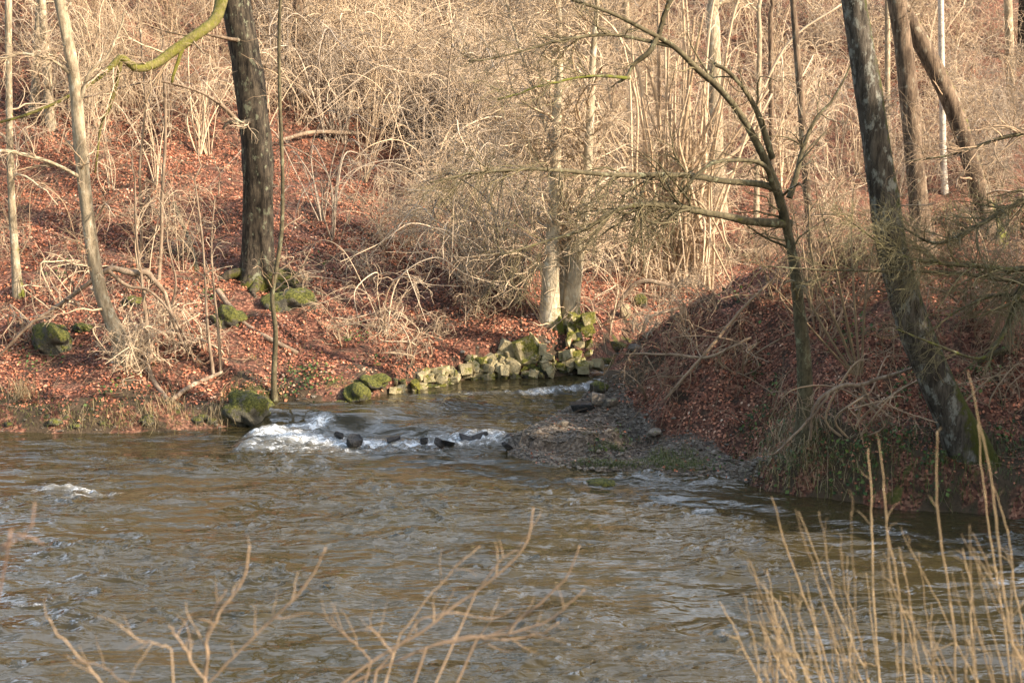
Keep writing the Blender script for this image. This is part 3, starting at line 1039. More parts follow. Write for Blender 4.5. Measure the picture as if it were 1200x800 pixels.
for k in range(185):
    u = rng.uniform(345, 1200) if k % 3 else rng.uniform(380, 820)
    v = rng.uniform(-80, 235)
    if u < 480 and v > 170:
        v -= 110
    put_shrub(protos, u, v, rng.uniform(.75, 1.2), LAB, GRP)
for k in range(22):
    put_shrub(protos, rng.uniform(440, 1000), rng.uniform(220, 300), rng.uniform(.45, .75), LAB, GRP)
for k in range(56):
    put_shrub(arch, rng.uniform(330, 1010), rng.uniform(-40, 290) if k % 2 else rng.uniform(60, 230), rng.uniform(.7, 1.15), 'pale shrub of long arching stems in the hillside thicket', 'arching shrubs of the thicket')
for k in range(7):
    put_shrub(arch, rng.uniform(540, 720), rng.uniform(315, 360), rng.uniform(.6, .9), 'pale arching shrub in front of the three stemmed tree', 'arching shrubs around the three stemmed tree')
for k in range(5):
    put_shrub(protos, rng.uniform(560, 740), rng.uniform(310, 350), rng.uniform(.6, .85), LAB, GRP)
for k in range(14):
    put_shrub(arch, rng.uniform(420, 730), rng.uniform(290, 400), rng.uniform(.35, .6), 'small drooping tangle of pale twigs above the stone wall and the stream', 'drooping tangles above the stream')
for k in range(20):
    put_shrub(arch, rng.uniform(-40, 330), rng.uniform(20, 220), rng.uniform(.5, .8), 'pale arching shrub on the slope around the oak and the pale trunks', 'arching shrubs on the left slope')
thin = [shrub_mesh(5, rng.uniform(2.4, 3.4), rng.uniform(.7, 1.3), M['brown_twig' if _ < 3 else 'straw_twig'], .04, 10, 1.5, name='leafless_shrub') for _ in range(5)]
for k in range(68):
    u, v = rng.uniform(-70, 400), rng.uniform(-80, 150)
    put_shrub(thin, u, v, rng.uniform(.6, 1.0), 'thin brown leafless shrub on the slope behind the oak', 'thin shrubs on the left slope')
for k in range(9):
    put_shrub(thin, rng.uniform(-60, 230), rng.uniform(190, 345), rng.uniform(.5, .85), 'thin leafless shrub on the red slope around the pale trunks and the oak', 'thin shrubs on the lower left slope')
for k in range(14):
    put_shrub(thin[:3], rng.uniform(790, 1190), rng.uniform(300, 430), rng.uniform(.4, .8), 'thin brown leafless shrub on the shaded right bank', 'thin shrubs on the right bank')
low = [shrub_mesh(6, rng.uniform(.9, 1.5), rng.uniform(.6, 1.1), M['straw_twig'], .06, 8, .8, name='twig_tangle') for _ in range(4)]
for k, (u, v) in enumerate([(150, 432), (158, 438), (140, 425), (170, 425), (190, 415), (30, 395), (70, 360), (170, 400), (200, 385), (240, 410), (350, 340), (400, 400), (450, 395), (520, 390), (555, 370), (430, 330), (600, 360), (20, 300), (220, 300), (480, 420), (715, 390), (745, 385), (770, 360), (790, 350), (815, 335), (840, 320), (870, 308), (760, 395), (800, 370), (900, 300)]):
    put_shrub(low, u, v, rng.uniform(.6, 1.0), 'low tangle of pale twigs on the red leaf slope above the water', 'low twig tangles on the leaf slope')
low2 = [shrub_mesh(6, rng.uniform(.9, 1.4), rng.uniform(.8, 1.3), M['brown_twig'], .07, 8, .8, name='bramble') for _ in range(3)]
for k, (u, v) in enumerate([(800, 400), (840, 360), (870, 430), (905, 480), (960, 400), (1000, 500), (1040, 420), (1090, 360), (1010, 360), (1150, 400), (1180, 480), (760, 460), (905, 350), (830, 330), (870, 305), (900, 300), (930, 300), (960, 298), (990, 300), (840, 325), (1020, 305), (1060, 310), (1120, 320), (1180, 330)]):
    put_shrub(low2, u, v, rng.uniform(.5, .9), 'low brown bramble tangle on the shaded right bank', 'bramble tangles on the right bank')

# pale poles and trunks standing in the thicket
for k, (u, v, w, lean, m, lab) in enumerate([
        (842, 255, 22, -6, 'pale_bark', 'stout pale trunk in the thicket left of the arching alder'),
        (886, 262, 8, 4, 'pale_bark', 'thin pale pole in the thicket right of the stout pale trunk'),
        (905, 250, 8, -2, 'brown_bark', 'thin brown pole close behind the arching alder'),
        (60, 150, 12, -14, 'pale_bark', 'faint pale trunk on the upper slope between the two left trunks'),
        (40, 130, 11, 10, 'pale_bark', 'faint grey trunk on the upper slope leaning right at the far left'),
        (345, 120, 16, 8, 'brown_bark', 'brown trunk in the thicket just right of the oak'),
        (480, 100, 9, -5, 'pale_bark', 'pale pole in the thicket midway between the oak and the alder'),
        (560, 60, 10, 6, 'brown_bark', 'dull brown pole high in the centre of the thicket'),
        (735, 90, 11, -4, 'pale_bark', 'pale pole high in the thicket behind the hazel'),
        (1040, 180, 8, 0, 'pale_bark', 'pale pole seen between the leaning alder and the brown trunk'),
        (1185, 120, 12, -6, 'pale_bark', 'pale pole near the right edge of the thicket'),
        (1200, 70, 18, 4, 'dark_bark', 'dark trunk at the top right corner')]):
    make_tree('pole_tree', lab, 'tree', [(u, v, w), (u + lean * .3, v - 60, w * .95), (u + lean * .7, v - 130, w * .9), (u + lean, v - 220, w * .8)],
              M[m], M['straw_twig'], moss=moss0, ext=4, crown=4, crown_len=2, low=10, low_len=1.3, seed=30 + k, sides=9, flare=.3)

# overhanging boughs from a tree outside the right edge
gO = np.array([9.2, 20.9, 0.])
gO[2] = H(gO[0], gO[1])
root = empty('mossy_tree', gO, 'green mossy tree outside the right edge reaching twiggy boughs into view', 'tree')
P = spline([gO - [0, 0, .3], gO + [.1, 0, 2.2], gO + [.1, .1, 5], gO + [.3, .2, 9]], 24)
R = np.linspace(.24, .10, 24)
mb = MB()
mb.tube(P, R, 14, moss=.3, lobes=wobble_fn(91, .08, .4, gO[2], .3))
mb.build('trunk', M['grey_bark'], root)
for k, (pts, dep, m_, tm, n_, ln) in enumerate([
        ([(1330, 255, 12), (1260, 300, 9), (1195, 315, 7), (1150, 312, 6), (1100, 308, 5), (1050, 297, 3), (1000, 262, 2)], [0, -.3, -.6, -.9, -1.2, -1.5, -1.8], .4, 'green_twig', 46, 1.0),
        ([(1340, 180, 11), (1270, 210, 8), (1200, 235, 6), (1150, 262, 5), (1100, 285, 4), (1060, 268, 2.5)], [0, -.3, -.6, -.9, -1.2, -1.4], .3, 'green_twig', 40, 1.0),
        ([(1330, 330, 9), (1250, 320, 7), (1200, 330, 5), (1120, 320, 4), (1040, 318, 3), (960, 316, 2), (900, 312, 1.5)], [0, -.4, -.7, -1, -1.3, -1.6, -1.9], .25, 'green_twig', 34, .9),
        ([(1330, 300, 10), (1250, 312, 9), (1198, 338, 8), (1188, 365, 7), (1170, 400, 6), (1148, 420, 4), (1100, 405, 3), (1050, 385, 2)], [0, -.5, -.8, -.9, -1, -1.1, -1.3, -1.5], .45, 'green_twig', 22, .8),
        ([(1320, 350, 8), (1230, 365, 6), (1180, 345, 5), (1130, 360, 3), (1080, 395, 2)], [0, -.4, -.6, -.8, -1], .35, 'green_twig', 20, .8),
        ([(1330, 120, 9), (1250, 150, 7), (1180, 160, 5), (1120, 180, 3), (1060, 190, 2)], [.3, .2, .1, 0, -.1], .1, 'brown_twig', 30, 1.2)]):
    pb, rb = px_path(pts, gO[1], dep, 34)
    mb = MB()
    mb.tube(np.vstack([P[6 + k * 2], pb]), np.concatenate([[rb[0]], rb]), 7, moss=m_)
    o = mb.build('branch', M['olive_bark'], root)
    mb = MB()
    grow(mb, pb, rb, int(n_ * .95), ln * 1.15, 3, .15, .05, .02, .17, 3, moss=.15, rmin=.0042, ang=(.3, .9), sub=.22)
    mb.build('twigs', M[tm], o)

# ------------------------------------------------------------------ fallen branches
def stick(label, paths, mat='dead_wood', tw=0, ln=.6, cat='branch', Y=None, lift=0.):
    g = ground(*paths[0][0][:2])
    root = empty('fallen_branch', g, label, cat)
    for i, pts in enumerate(paths):
        Pp = np.array([ground(u, v) if Y is None else at(u, v, Y) for u, v, *_ in pts])
        if Y is None:
            Pp[:, 2] += lift + np.array([q[3] if len(q) > 3 else .03 for q in pts])
        w = np.array([q[2] for q in pts]) * .5 / F * Pp[:, 1]
        n = 6 * len(pts)
        P = spline(Pp, n) + np.cumsum(rng.normal(size=(n, 3)) * .006, 0)
        mb = MB()
        R = np.interp(np.linspace(0, 1, n), np.linspace(0, 1, len(pts)), w)
        mb.tube(P, R, 7, tint=.5)
        if tw:
            grow(mb, P, R, tw, ln, 2, .1, .1, .05, .3)
        mb.build('limb', M[mat], root)


stick('bare forked stick lying above the water below the stump foot', [[(172, 437, 7, .15), (185, 455, 7), (200, 473, 7)], [(200, 474, 6), (225, 456, 6), (262, 443, 4, .1)], [(172, 438, 7, .1), (176, 420, 8, .3), (174, 412, 8, .45)]])
gA = ground(215, 420)
stick('long pale dead branch arching over the bank from the pale trunk', [[(0, 415, 3), (40, 378, 4), (75, 355, 5), (110, 330, 6), (130, 317, 7), (155, 322, 8), (172, 322, 8), (185, 335, 6), (196, 350, 5), (208, 385, 5), (222, 415, 4)]], Y=gA[1] - .2, tw=14, ln=.9)
stick('pale bent branch hanging below the first arch on the left bank', [[(128, 318, 5), (150, 335, 4), (180, 345, 3), (210, 385, 3), (225, 422, 2)]], Y=gA[1] - .4, tw=6, ln=.5)
stick('thick brown fallen limb lying down the slope right of the mossy stones', [[(255, 352, 7, .2), (285, 378, 7), (315, 398, 7), (350, 415, 5)]], tw=4)
stick('dark thin leaning stick across the red slope left of the oak', [[(205, 255, 5, .3), (222, 290, 5, .2), (235, 320, 5)]], mat='olive_bark')
stick('pale straight fallen branch at the foot of the thicket', [[(330, 178, 4, .3), (370, 172, 5, .4), (420, 168, 5, .3)]])
stick('bare twiggy branch drooping over the grassy right bank', [[(1075, 430, 3), (1040, 440, 4), (1008, 452, 5), (990, 452, 5), (965, 465, 5), (950, 485, 4), (948, 515, 3)], [(1010, 452, 4), (1025, 475, 4), (1050, 492, 3)], [(972, 460, 4), (955, 485, 3), (925, 515, 3), (905, 528, 2)]], Y=20.6, tw=8, ln=.5)
stick('reddish brushwood branch lying down the shaded leaf slope', [[(905, 362, 3, .5), (860, 400, 4, .4), (820, 440, 4, .3), (775, 485, 3, .2)]], mat='brown_twig', tw=14, ln=1.1)
stick('second reddish brushwood branch low on the shaded leaf slope', [[(880, 425, 3, .4), (830, 440, 4, .3), (780, 435, 3, .3), (730, 430, 2, .2)]], mat='brown_twig', tw=14, ln=1.0)
stick('grey fallen log on the dark ground at the right edge', [[(1145, 435, 6, .1), (1180, 418, 7, .1), (1230, 400, 8)]], mat='olive_bark')
stick('curved pale branch dipping from the hazel to the mossy stream bank', [[(790, 335, 5), (752, 330, 6), (735, 345, 6), (722, 365, 5), (705, 388, 4)], [(800, 360, 4), (760, 372, 4), (752, 395, 4), (735, 410, 3), (745, 425, 2)]], Y=ground(735, 380)[1] - .6, tw=7, ln=.6)

# ------------------------------------------------------------------ stones
def rock_bm(sz, seed, round_=0., npt=18, boxy=False):
    r = np.random.default_rng(seed)
    bm = bmesh.new()
    if round_ > 0:
        bmesh.ops.create_icosphere(bm, subdivisions=4, radius=1)
        for v in bm.verts:
            c = np.array(v.co)
            k = 1 + 2.0 * round_ * float(noise(c[0] * 1.3 + c[2] * .7, c[1] * 1.3 - c[2], seed % 50)) + .12 * float(noise(c[0] * 3.2 + c[2] * 2, c[1] * 3.2 - c[2] * 2.2, seed % 50 + 5)) + .07 * float(noise(c[0] * 8 + c[2] * 4, c[1] * 8 - c[2] * 5, seed % 50 + 3))
            v.co = Vector(tuple(c * k * np.array(sz) * .5))
    else:
        for _ in range(0 if boxy else npt):
            d = unit(r.normal(size=3)) * r.uniform(.85, 1.1)
            d = np.sign(d) * np.abs(d) ** .65
            bm.verts.new(tuple(d * np.array(sz) * .5))
        if boxy:
            for cx in (-1, 1):
                for cy in (-1, 1):
                    for cz in (-1, 1):
                        bm.verts.new(tuple(np.array([cx, cy, cz]) * r.uniform(.62, 1.1, 3) * np.array(sz) * .5))
        g = bmesh.ops.convex_hull(bm, input=list(bm.verts))
        dead = [e for e in g['geom_interior'] + g['geom_unused'] if isinstance(e, bmesh.types.BMVert)]
        bmesh.ops.delete(bm, geom=list(set(dead)), context='VERTS')
        bmesh.ops.bevel(bm, geom=list(bm.edges), offset=(.035 if boxy else .06) * min(sz), segments=2, affect='EDGES', profile=.6)
        bmesh.ops.triangulate(bm, faces=list(bm.faces))
        bmesh.ops.subdivide_edges(bm, edges=[e for e in bm.edges if e.calc_length() > .25 * max(sz)], cuts=1)
        bmesh.ops.triangulate(bm, faces=list(bm.faces))
        s = 3. / max(sz)
        for v in bm.verts:
            c = v.co * s
            v.co *= 1 + (.07 if boxy else .06) * float(noise(c.x * 1.5 + c.z, c.y * 1.5 - c.z, seed % 60))
    V = np.array([list(v.co) for v in bm.verts])
    bm.verts.index_update()
    Tt = [[v.index for v in f.verts] for f in bm.faces]
    bm.free()
    return V, Tt


def rotz(V, a, tx=0., ty=0.):
    c, s = math.cos(a), math.sin(a)
    Rm = np.array([[c, -s, 0], [s, c, 0], [0, 0, 1]])
    c, s = math.cos(tx), math.sin(tx)
    Rx = np.array([[1, 0, 0], [0, c, -s], [0, s, c]])
    c, s = math.cos(ty), math.sin(ty)
    Ry = np.array([[c, 0, s], [0, 1, 0], [-s, 0, c]])
    return V @ (Rm @ Rx @ Ry).T


_seed = [100]


def stone(u, v, w, h, mat, label, group=None, depth=None, round_=0., sink=.25, tilt=.15, name='stone', p=None, moss=0., zoff=0.):
    _seed[0] += 1
    g = ground(u, v + h * .35) if p is None else np.array(p, float)
    k = g[1] / F
    sz = (w * k, (depth or (w + h) * .5) * k, h * k)
    V, Tt = rock_bm(sz, _seed[0], round_)
    V = rotz(V, rng.uniform(-.5, .5), rng.normal() * tilt, rng.normal() * tilt)
    c = g + [0, 0, sz[2] * (.5 - sink) + zoff]
    mb = MB()
    mb.add(V + c, None, Tt, tint=rng.random(), moss=moss)
    o = mb.build(name, M[mat], None, c, smooth=round_ > 0)
    return tag(o, label, 'stone', group)


stone(290, 481, 60, 42, 'mossy_rock', 'large moss and grass topped boulder beside the slender sapling at the rapid', round_=.22, sink=.15, depth=45, tilt=.05, name='boulder')
stone(418, 465, 34, 27, 'mossy_rock', 'rounded bright mossy boulder at the water, lower of the pair', round_=.2, sink=.1, tilt=.05, name='boulder', moss=.25)
stone(439, 450, 34, 18, 'mossy_rock', 'flat bright mossy boulder, upper right of the pair', round_=.2, sink=.1, tilt=.05, name='boulder', moss=.3)
stone(338, 346, 58, 34, 'mossy_rock', 'broad mossy hump of stone at the oak roots', round_=.25, sink=.45, depth=40, tilt=.1, name='boulder', moss=.0)
stone(268, 370, 36, 30, 'mossy_rock', 'mossy boulder on the slope below the oak, left of its roots', round_=.25, sink=.35, name='boulder', moss=.1)
stone(62, 392, 46, 36, 'mossy_rock', 'dark mossy boulder on the slope left of the pale leaning trunk', round_=.25, sink=.35, name='boulder')
stone(98, 382, 26, 14, 'mossy_rock', 'small mossy stone right above the dark boulder on the left slope', round_=.2, sink=.4, moss=.1)
stone(156, 350, 24, 12, 'mossy_rock', 'flat mossy stone behind the pale leaning trunk', round_=.2, sink=.4)
stone(733, 365, 16, 20, 'pale_rock', 'single upright cream coloured block on the far stream bank', sink=.2, tilt=.05)
stone(750, 352, 18, 18, 'mossy_rock', 'yellow mossy stone next to the upright cream block', sink=.2, moss=.2)
stone(596, 246 + 75, 18, 14, 'mossy_rock', 'small yellow mossy stone on the leaf slope above the stone wall', sink=.3, moss=.3)
stone(680, 478, 34, 12, 'wet_rock', 'long black wet stone lying at the stream edge of the gravel', sink=.2, depth=20, zoff=.04)
stone(700, 468, 22, 20, 'grey_rock', 'grey block at the corner where the stream leaves the far bank', sink=.2)
stone(716, 472, 20, 14, 'grey_rock', 'grey mossy stone right of the corner block', sink=.2, moss=.2)
stone(702, 452, 24, 18, 'mossy_rock', 'dark green mossy block above the corner block at the stream', sink=.3)
stone(710, 425, 30, 18, 'mossy_rock', 'green mossy stone in the shade of the far stream bank', sink=.3)
stone(725, 405, 30, 16, 'mossy_rock', 'upper green mossy stone in the shade of the far stream bank', sink=.3)
stone(745, 408, 22, 14, 'grey_rock', 'grey green stone at the left foot of the shaded leaf slope', sink=.3)
stone(658, 496, 18, 8, 'grey_rock', 'flat pale grey stone lying on the gravel spit', sink=.3, depth=12)
stone(612, 500, 14, 8, 'grey_rock', 'small pale stone at the tip of the gravel spit', sink=.3)
stone(766, 507, 20, 9, 'grey_rock', 'dark flat stone near the leaves on the gravel spit', sink=.3)
stone(708, 562, 44, 11, 'mossy_rock', 'submerged olive stone just breaking the water below the gravel spit', round_=.15, depth=26, p=onz(708, 566, 0), sink=.62, tilt=.03)
# dark stones of the sill
for k, (u, v, w, h) in enumerate([(398, 508, 22, 11), (418, 505, 26, 16), (437, 510, 18, 12), (462, 514, 16, 10), (480, 514, 18, 11), (498, 514, 16, 13), (512, 516, 18, 14), (526, 515, 14, 9), (543, 512, 16, 13), (560, 512, 20, 12),
                                  (574, 511, 14, 14), (586, 511, 20, 15), (598, 509, 16, 14), (608, 503, 14, 10), (598, 520, 14, 9), (352, 492, 12, 8)]):
    if rng.random() < .12:
        continue
    w, h = w * rng.uniform(.5, 1.5), h * rng.uniform(.4, .9)
    u += rng.normal() * 6
    v += rng.normal() * 1.6
    stone(u + rng.normal() * 4, v, w, h, 'wet_rock', 'dark wet stone in the row of the weir', 'dark wet stones of the weir', p=onz(u + rng.normal() * 3, v + h * .3 + rng.normal() * 1.5, .08), sink=.5, tilt=.4, depth=w * .8)
# stones along the left edge of the stream
for k in range(30):
    t = k / 29
    u = 385 + t * 255 + rng.normal() * 3
    v = np.interp(u, [385, 400, 450, 500, 560, 600, 640], [479, 478, 471, 460, 450, 446, 440]) - rng.uniform(0, 3)
    w = rng.uniform(10, 20)
    stone(u, v - 3, w, w * rng.uniform(.55, .85), 'mossy_rock', 'dark mossy stone lining the left edge of the stream', 'mossy stones lining the stream edge', sink=.3, moss=-.1)
for k in range(14):
    u = 590 + rng.uniform(0, 105)
    stone(u, 438 - (u - 590) * .06 - rng.uniform(0, 14), rng.uniform(9, 16), rng.uniform(7, 11), 'mossy_rock', 'small mossy cobble below the stone wall', 'mossy cobbles below the stone wall', sink=.3)
for k in range(14):
    u = rng.uniform(-10, 250)
    w = rng.uniform(8, 18)
    stone(u, 498 - rng.uniform(0, 10), w, w * .6, 'mossy_rock', 'low dark stone along the foot of the left bank', 'low stones along the left bank', sink=.35, moss=-.2)


def wall(label, stones, fill, mat='pale_rock', moss=0., name='stone_wall', Y=None):
    g0 = ground(*stones[0][:2])
    mb = MB()
    lst = list(stones)
    for u, v, w, h in lst + fill:
        _seed[0] += 1
        g = ground(u, v + h * .3) if Y is None else at(u, v + h * .3, Y + rng.normal() * .05 - .006 * (v - 400))
        k = g[1] / F
        sz = (w * k * 1.18, .28 + .2 * rng.random(), h * k * 1.18)
        V, Tt = rock_bm(sz, _seed[0], npt=int(rng.integers(8, 12)), boxy=rng.random() < .45)
        V = rotz(V, rng.uniform(-.5, .5), rng.normal() * .16, rng.normal() * .25)
        c = g + [0, .02, sz[2] * .35]
        mb.add(V + c, None, Tt, tint=rng.random() ** 2, moss=moss + .28 + rng.normal() * .42)
    return tag(mb.build(name, M[mat], None, g0, smooth=False), label, 'wall')


fill = [(495 + 5 * k + rng.normal() * 3, 452 - k * .9 - rng.uniform(0, 12), rng.uniform(7, 13), rng.uniform(6, 11)) for k in range(20)] + [(rng.uniform(540, 650), rng.uniform(418, 446), rng.uniform(6, 12), rng.uniform(6, 10)) for k in range(50)] + [(rng.uniform(455, 540), rng.uniform(448, 466), rng.uniform(8, 14), rng.uniform(6, 10)) for k in range(26)]
wall('low dry stone wall of pale angular blocks along the left of the stream',
     [(612, 410, 27, 23), (626, 400, 13, 18), (585, 420, 19, 18), (574, 430, 9, 14), (622, 427, 26, 19), (600, 436, 20, 22), (560, 438, 12, 12), (545, 436, 14, 13), (556, 432, 8, 14), (530, 440, 14, 11), (518, 446, 12, 10), (594, 410, 14, 12), (636, 412, 9, 12), (590, 440, 10, 12)], fill)
wall('mossy yellow masonry pier of small blocks beside the three stemmed tree',
     [(670 + (k % 3) * 10 + rng.normal() * 1.5 + (k // 3) * -.8, 374 + (k // 3) * 10 + rng.normal() * 1.0, rng.uniform(10, 14), rng.uniform(9, 12)) for k in range(15)] + [(660, 418, 12, 12), (668, 424, 12, 11), (650, 422, 12, 10), (680, 426, 14, 10), (690, 428, 13, 9), (672, 432, 14, 10), (658, 430, 12, 9), (700, 428, 12, 10), (684, 434, 12, 9)], [], moss=.12, Y=ground(675, 428)[1] - .02)

# ------------------------------------------------------------------ ground cover
def scatter(n, xr, yr, prob):
    x = rng.uniform(*xr, n)
    y = rng.uniform(*yr, n)
    T = terrain(x, y)
    p = prob(x, y, T)
    k = rng.random(n) < p
    return x[k], y[k], T[0][k]


def in_view(x, y, m=1.3):
    return np.abs(x) < (.36 * m * y + 1)


def leaves_mesh(x, y, z, size, tilt, lift, tint):
    n = len(x)
    e = .08
    nx = -(H(x + e, y) - H(x - e, y)) / (2 * e)
    ny = -(H(x, y + e) - H(x, y - e)) / (2 * e)
    N = np.stack([nx, ny, np.ones(n)], -1) + rng.normal(size=(n, 3)) * tilt[:, None]
    N /= np.linalg.norm(N, axis=1)[:, None]
    a = rng.normal(size=(n, 3))
    A = np.cross(N, a)
    A /= np.linalg.norm(A, axis=1)[:, None]
    B = np.cross(N, A)
    C = np.stack([x, y, z + lift], -1)
    s = size[:, None]
    w = (size * rng.uniform(.28, .42, n))[:, None]
    cup = (size * rng.uniform(-.05, .3, n))[:, None]
    V = np.stack([C - A * s * .5, C + B * w + N * cup, C + A * s * .5 + N * cup * .4, C - B * w + N * cup], 1).reshape(-1, 3)
    i = np.arange(n)[:, None] * 4
    Tr = np.concatenate([i + [0, 1, 2], i + [0, 2, 3]], 0)
    mb = MB()
    mb.add(V, None, Tr, tint=np.repeat(tint, 4))
    return mb


def leaf_prob(x, y, T):
    z, dL, dR, inL, inR, g = T
    n = noise(x * .8, y * .8, 71)
    p = np.where(inL, sstep(.15, np.where(x < -2.5, .9, .4), dL + .3 * n) * np.where(y > 38, .55, 1), np.where(inR, .06 + .94 * sstep(-.3, .5, dR - g + .3 * n), 0))
    field = np.exp(-((x - 11.0) / 2.4) ** 2 - ((y - 33) / 2.6) ** 2)
    p = p * (1 - .85 * field) * sstep(-.6, .0, noise(x * .9, y * .9, 72) + .5 * noise(x * 3, y * 3, 76))
    return p * in_view(x, y)


x, y, z = scatter(460000, (-17, 17), (19.5, 46), leaf_prob)
n = len(x)
patch = .24 * noise(x * .7, y * .7, 73) + .20 * noise(x * 2.2, y * 2.2, 74)
shade = -.22 * sstep(35, 40, y + 2 * noise(x * .4, y * .4, 75))  # leaf colour itself duller and darker on the upper slope
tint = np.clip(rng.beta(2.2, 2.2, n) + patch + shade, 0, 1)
tag(leaves_mesh(x, y, z, (.030 + .058 * rng.random(n) ** 1.4) * np.where(inside(x, y, RPOLY), .85, 1), rng.uniform(.15, .9, n), rng.uniform(.008, .05, n), tint).build('leaves', M['leaf'], smooth=False), kind='stuff')

# twigs and sticks lying about
x, y, z = scatter(9000, (-17, 17), (19, 42), lambda x, y, T: ((T[3] & (T[1] > .15)) | (T[4] & (T[2] > .1))) * in_view(x, y) * .75)
mb = MB()
for px_, py_, pz_ in zip(x, y, z):
    a = rng.uniform(0, 6.28)
    L_ = rng.uniform(.12, .8)
    t_ = np.linspace(-.5, .5, 4)
    q_ = np.stack([px_ + np.cos(a) * L_ * t_, py_ + np.sin(a) * L_ * t_, np.zeros(4)], -1) + rng.normal(size=(4, 3)) * .025 * L_
    q_[:, 2] += H(q_[:, 0], q_[:, 1]) + .02 + rng.uniform(0, .25 * L_) * (t_ + .5)
    mb.tube(q_, np.linspace(1, .5, 4) * rng.uniform(.003, .008), 3, tint=rng.random(), cap=False)
tag(mb.build('twig_litter', M['brown_twig']), kind='stuff')

# pebbles of the spit
def pebble_prob(x, y, T):
    z, dL, dR, inL, inR, g = T
    return np.where(inR & (g > .5), 1 - sstep(-.2, .5, dR - g), np.where(inL & (dL < .5), .10, 0)) * in_view(x, y)


x, y, z = scatter(60000, (-10, 8), (20, 30), pebble_prob)
bmp = bmesh.new()
bmesh.ops.create_icosphere(bmp, subdivisions=1, radius=.5)
PV = np.array([list(v.co) for v in bmp.verts])
PT = np.array([[v.index for v in f.verts] for f in bmp.faces])
bmp.free()
mb = MB()
n = len(x)
s = .02 + .07 * rng.random(n) ** 2.5
V = PV[None] * (1 + .25 * rng.normal(size=(n, len(PV), 1))) * (s[:, None] * np.stack([rng.uniform(.8, 1.5, n), rng.uniform(.7, 1.2, n), rng.uniform(.4, .8, n)], -1))[:, None]
V = V + np.stack([x, y, z + .01], -1)[:, None]
mb.add(V.reshape(-1, 3), None, (np.arange(n)[:, None, None] * len(PV) + PT[None]).reshape(-1, 3), tint=np.repeat(rng.random(n), len(PV)), moss=-.8)
tag(mb.build('gravel', M['grey_rock'], smooth=False), kind='stuff')


def grass_mesh(mb, x, y, z, L, lean, tint, wid=.0038):
    n = len(x)
    a = rng.uniform(0, 6.28, n)
    D = np.stack([np.cos(a), np.sin(a), rng.normal(size=n) * .35], -1) * rng.uniform(.5, 1.3, n)[:, None] + lean * rng.uniform(.2, 1.4, n)[:, None]
    Sd = np.stack([-np.sin(a), np.cos(a), np.zeros(n)], -1)
    C = np.stack([x, y, z - .02], -1)
    r = []
    for t, w, up in ((0, 1, 0), (.4, .85, .42), (.75, .6, .52), (1, .12, .40)):
        c = C + D * (L * t ** 1.4)[:, None] * .62 + np.array([0, 0, 1.]) * (L * up * rng.uniform(.5, 1.5, n))[:, None]
        r += [c - Sd * wid * w, c + Sd * wid * w]
    V = np.stack(r, 1)
    i = np.arange(n)[:, None, None] * 8
    q = np.array([[0, 1, 3, 2], [2, 3, 5, 4], [4, 5, 7, 6]])[None]
    mb.add(V.reshape(-1, 3), (i + q).reshape(-1, 4), None, tint=np.repeat(tint, 8))


mb = MB()
def tufts(spots, per, L, lean, lo, hi, sd=.22):
    for u, v in spots:
        g = ground(u, v)
        x = g[0] + rng.normal(size=per) * sd
        y = g[1] + rng.normal(size=per) * sd * .7
        z = H(x, y)
        k = z > .02
        grass_mesh(mb, x[k], y[k], z[k], (L * rng.uniform(.5, 1.2, per))[k], np.array(lean), rng.uniform(lo, hi, per)[k])


tufts([(865 + rng.uniform(0, 170), 570 - rng.uniform(0, 85)) for _ in range(26)], 34, .28, (-.1, -.4, -.3), .0, .6, .32)
tufts([(890 + rng.uniform(0, 120), 578 - rng.uniform(0, 16)) for _ in range(16)], 32, .38, (-.1, -.5, -.35), .45, 1.0, .25)
tufts([(905 + rng.uniform(0, 60), 540 - rng.uniform(0, 45)) for _ in range(12)], 30, .5, (-.1, -.5, -.4), .7, 1.0, .2)
tufts([(1010 + rng.uniform(0, 190), 590 - rng.uniform(0, 90)) for _ in range(34)], 34, .32, (0, -.3, -.2), .0, .5, .32)
tufts([(670 + rng.uniform(0, 150), 551 - rng.uniform(0, 20)) for _ in range(60)], 60, .13, (0, -.1, 0), .12, .55, .15)
tufts([(690 + rng.uniform(0, 100), 532 - rng.uniform(0, 14)) for _ in range(12)], 40, .14, (0, -.1, 0), .2, .6, .12)
tufts([(rng.uniform(-10, 300), 502 - rng.uniform(0, 34)) for _ in range(44)], 34, .12, (0, -.35, -.1), .0, .75)
tufts([(rng.uniform(-10, 310), 505 - rng.uniform(0, 10)) for _ in range(12)], 22, .38, (0, -.55, -.45), .4, 1.0, .14)
tufts([(25, 460), (30, 468), (258, 492), (262, 496), (180, 490), (200, 480)], 70, .5, (0, -.5, -.35), .75, 1.0, .12)
tufts([(290 + rng.normal() * 16, 466 + rng.normal() * 4) for _ in range(16)], 60, .16, (0, -.2, 0), .35, .7, .12)
tufts([(1090 + rng.uniform(0, 110), 285 - rng.uniform(0, 45)) for _ in range(60)], 50, .3, (0, 0, 0), .5, .95, .5)
tufts([(rng.uniform(20, 640), rng.uniform(225, 440)) for _ in range(26)], 18, .22, (0, -.1, 0), .3, .9, .2)
tag(mb.build('grass', M['grass'], smooth=True), kind='stuff')

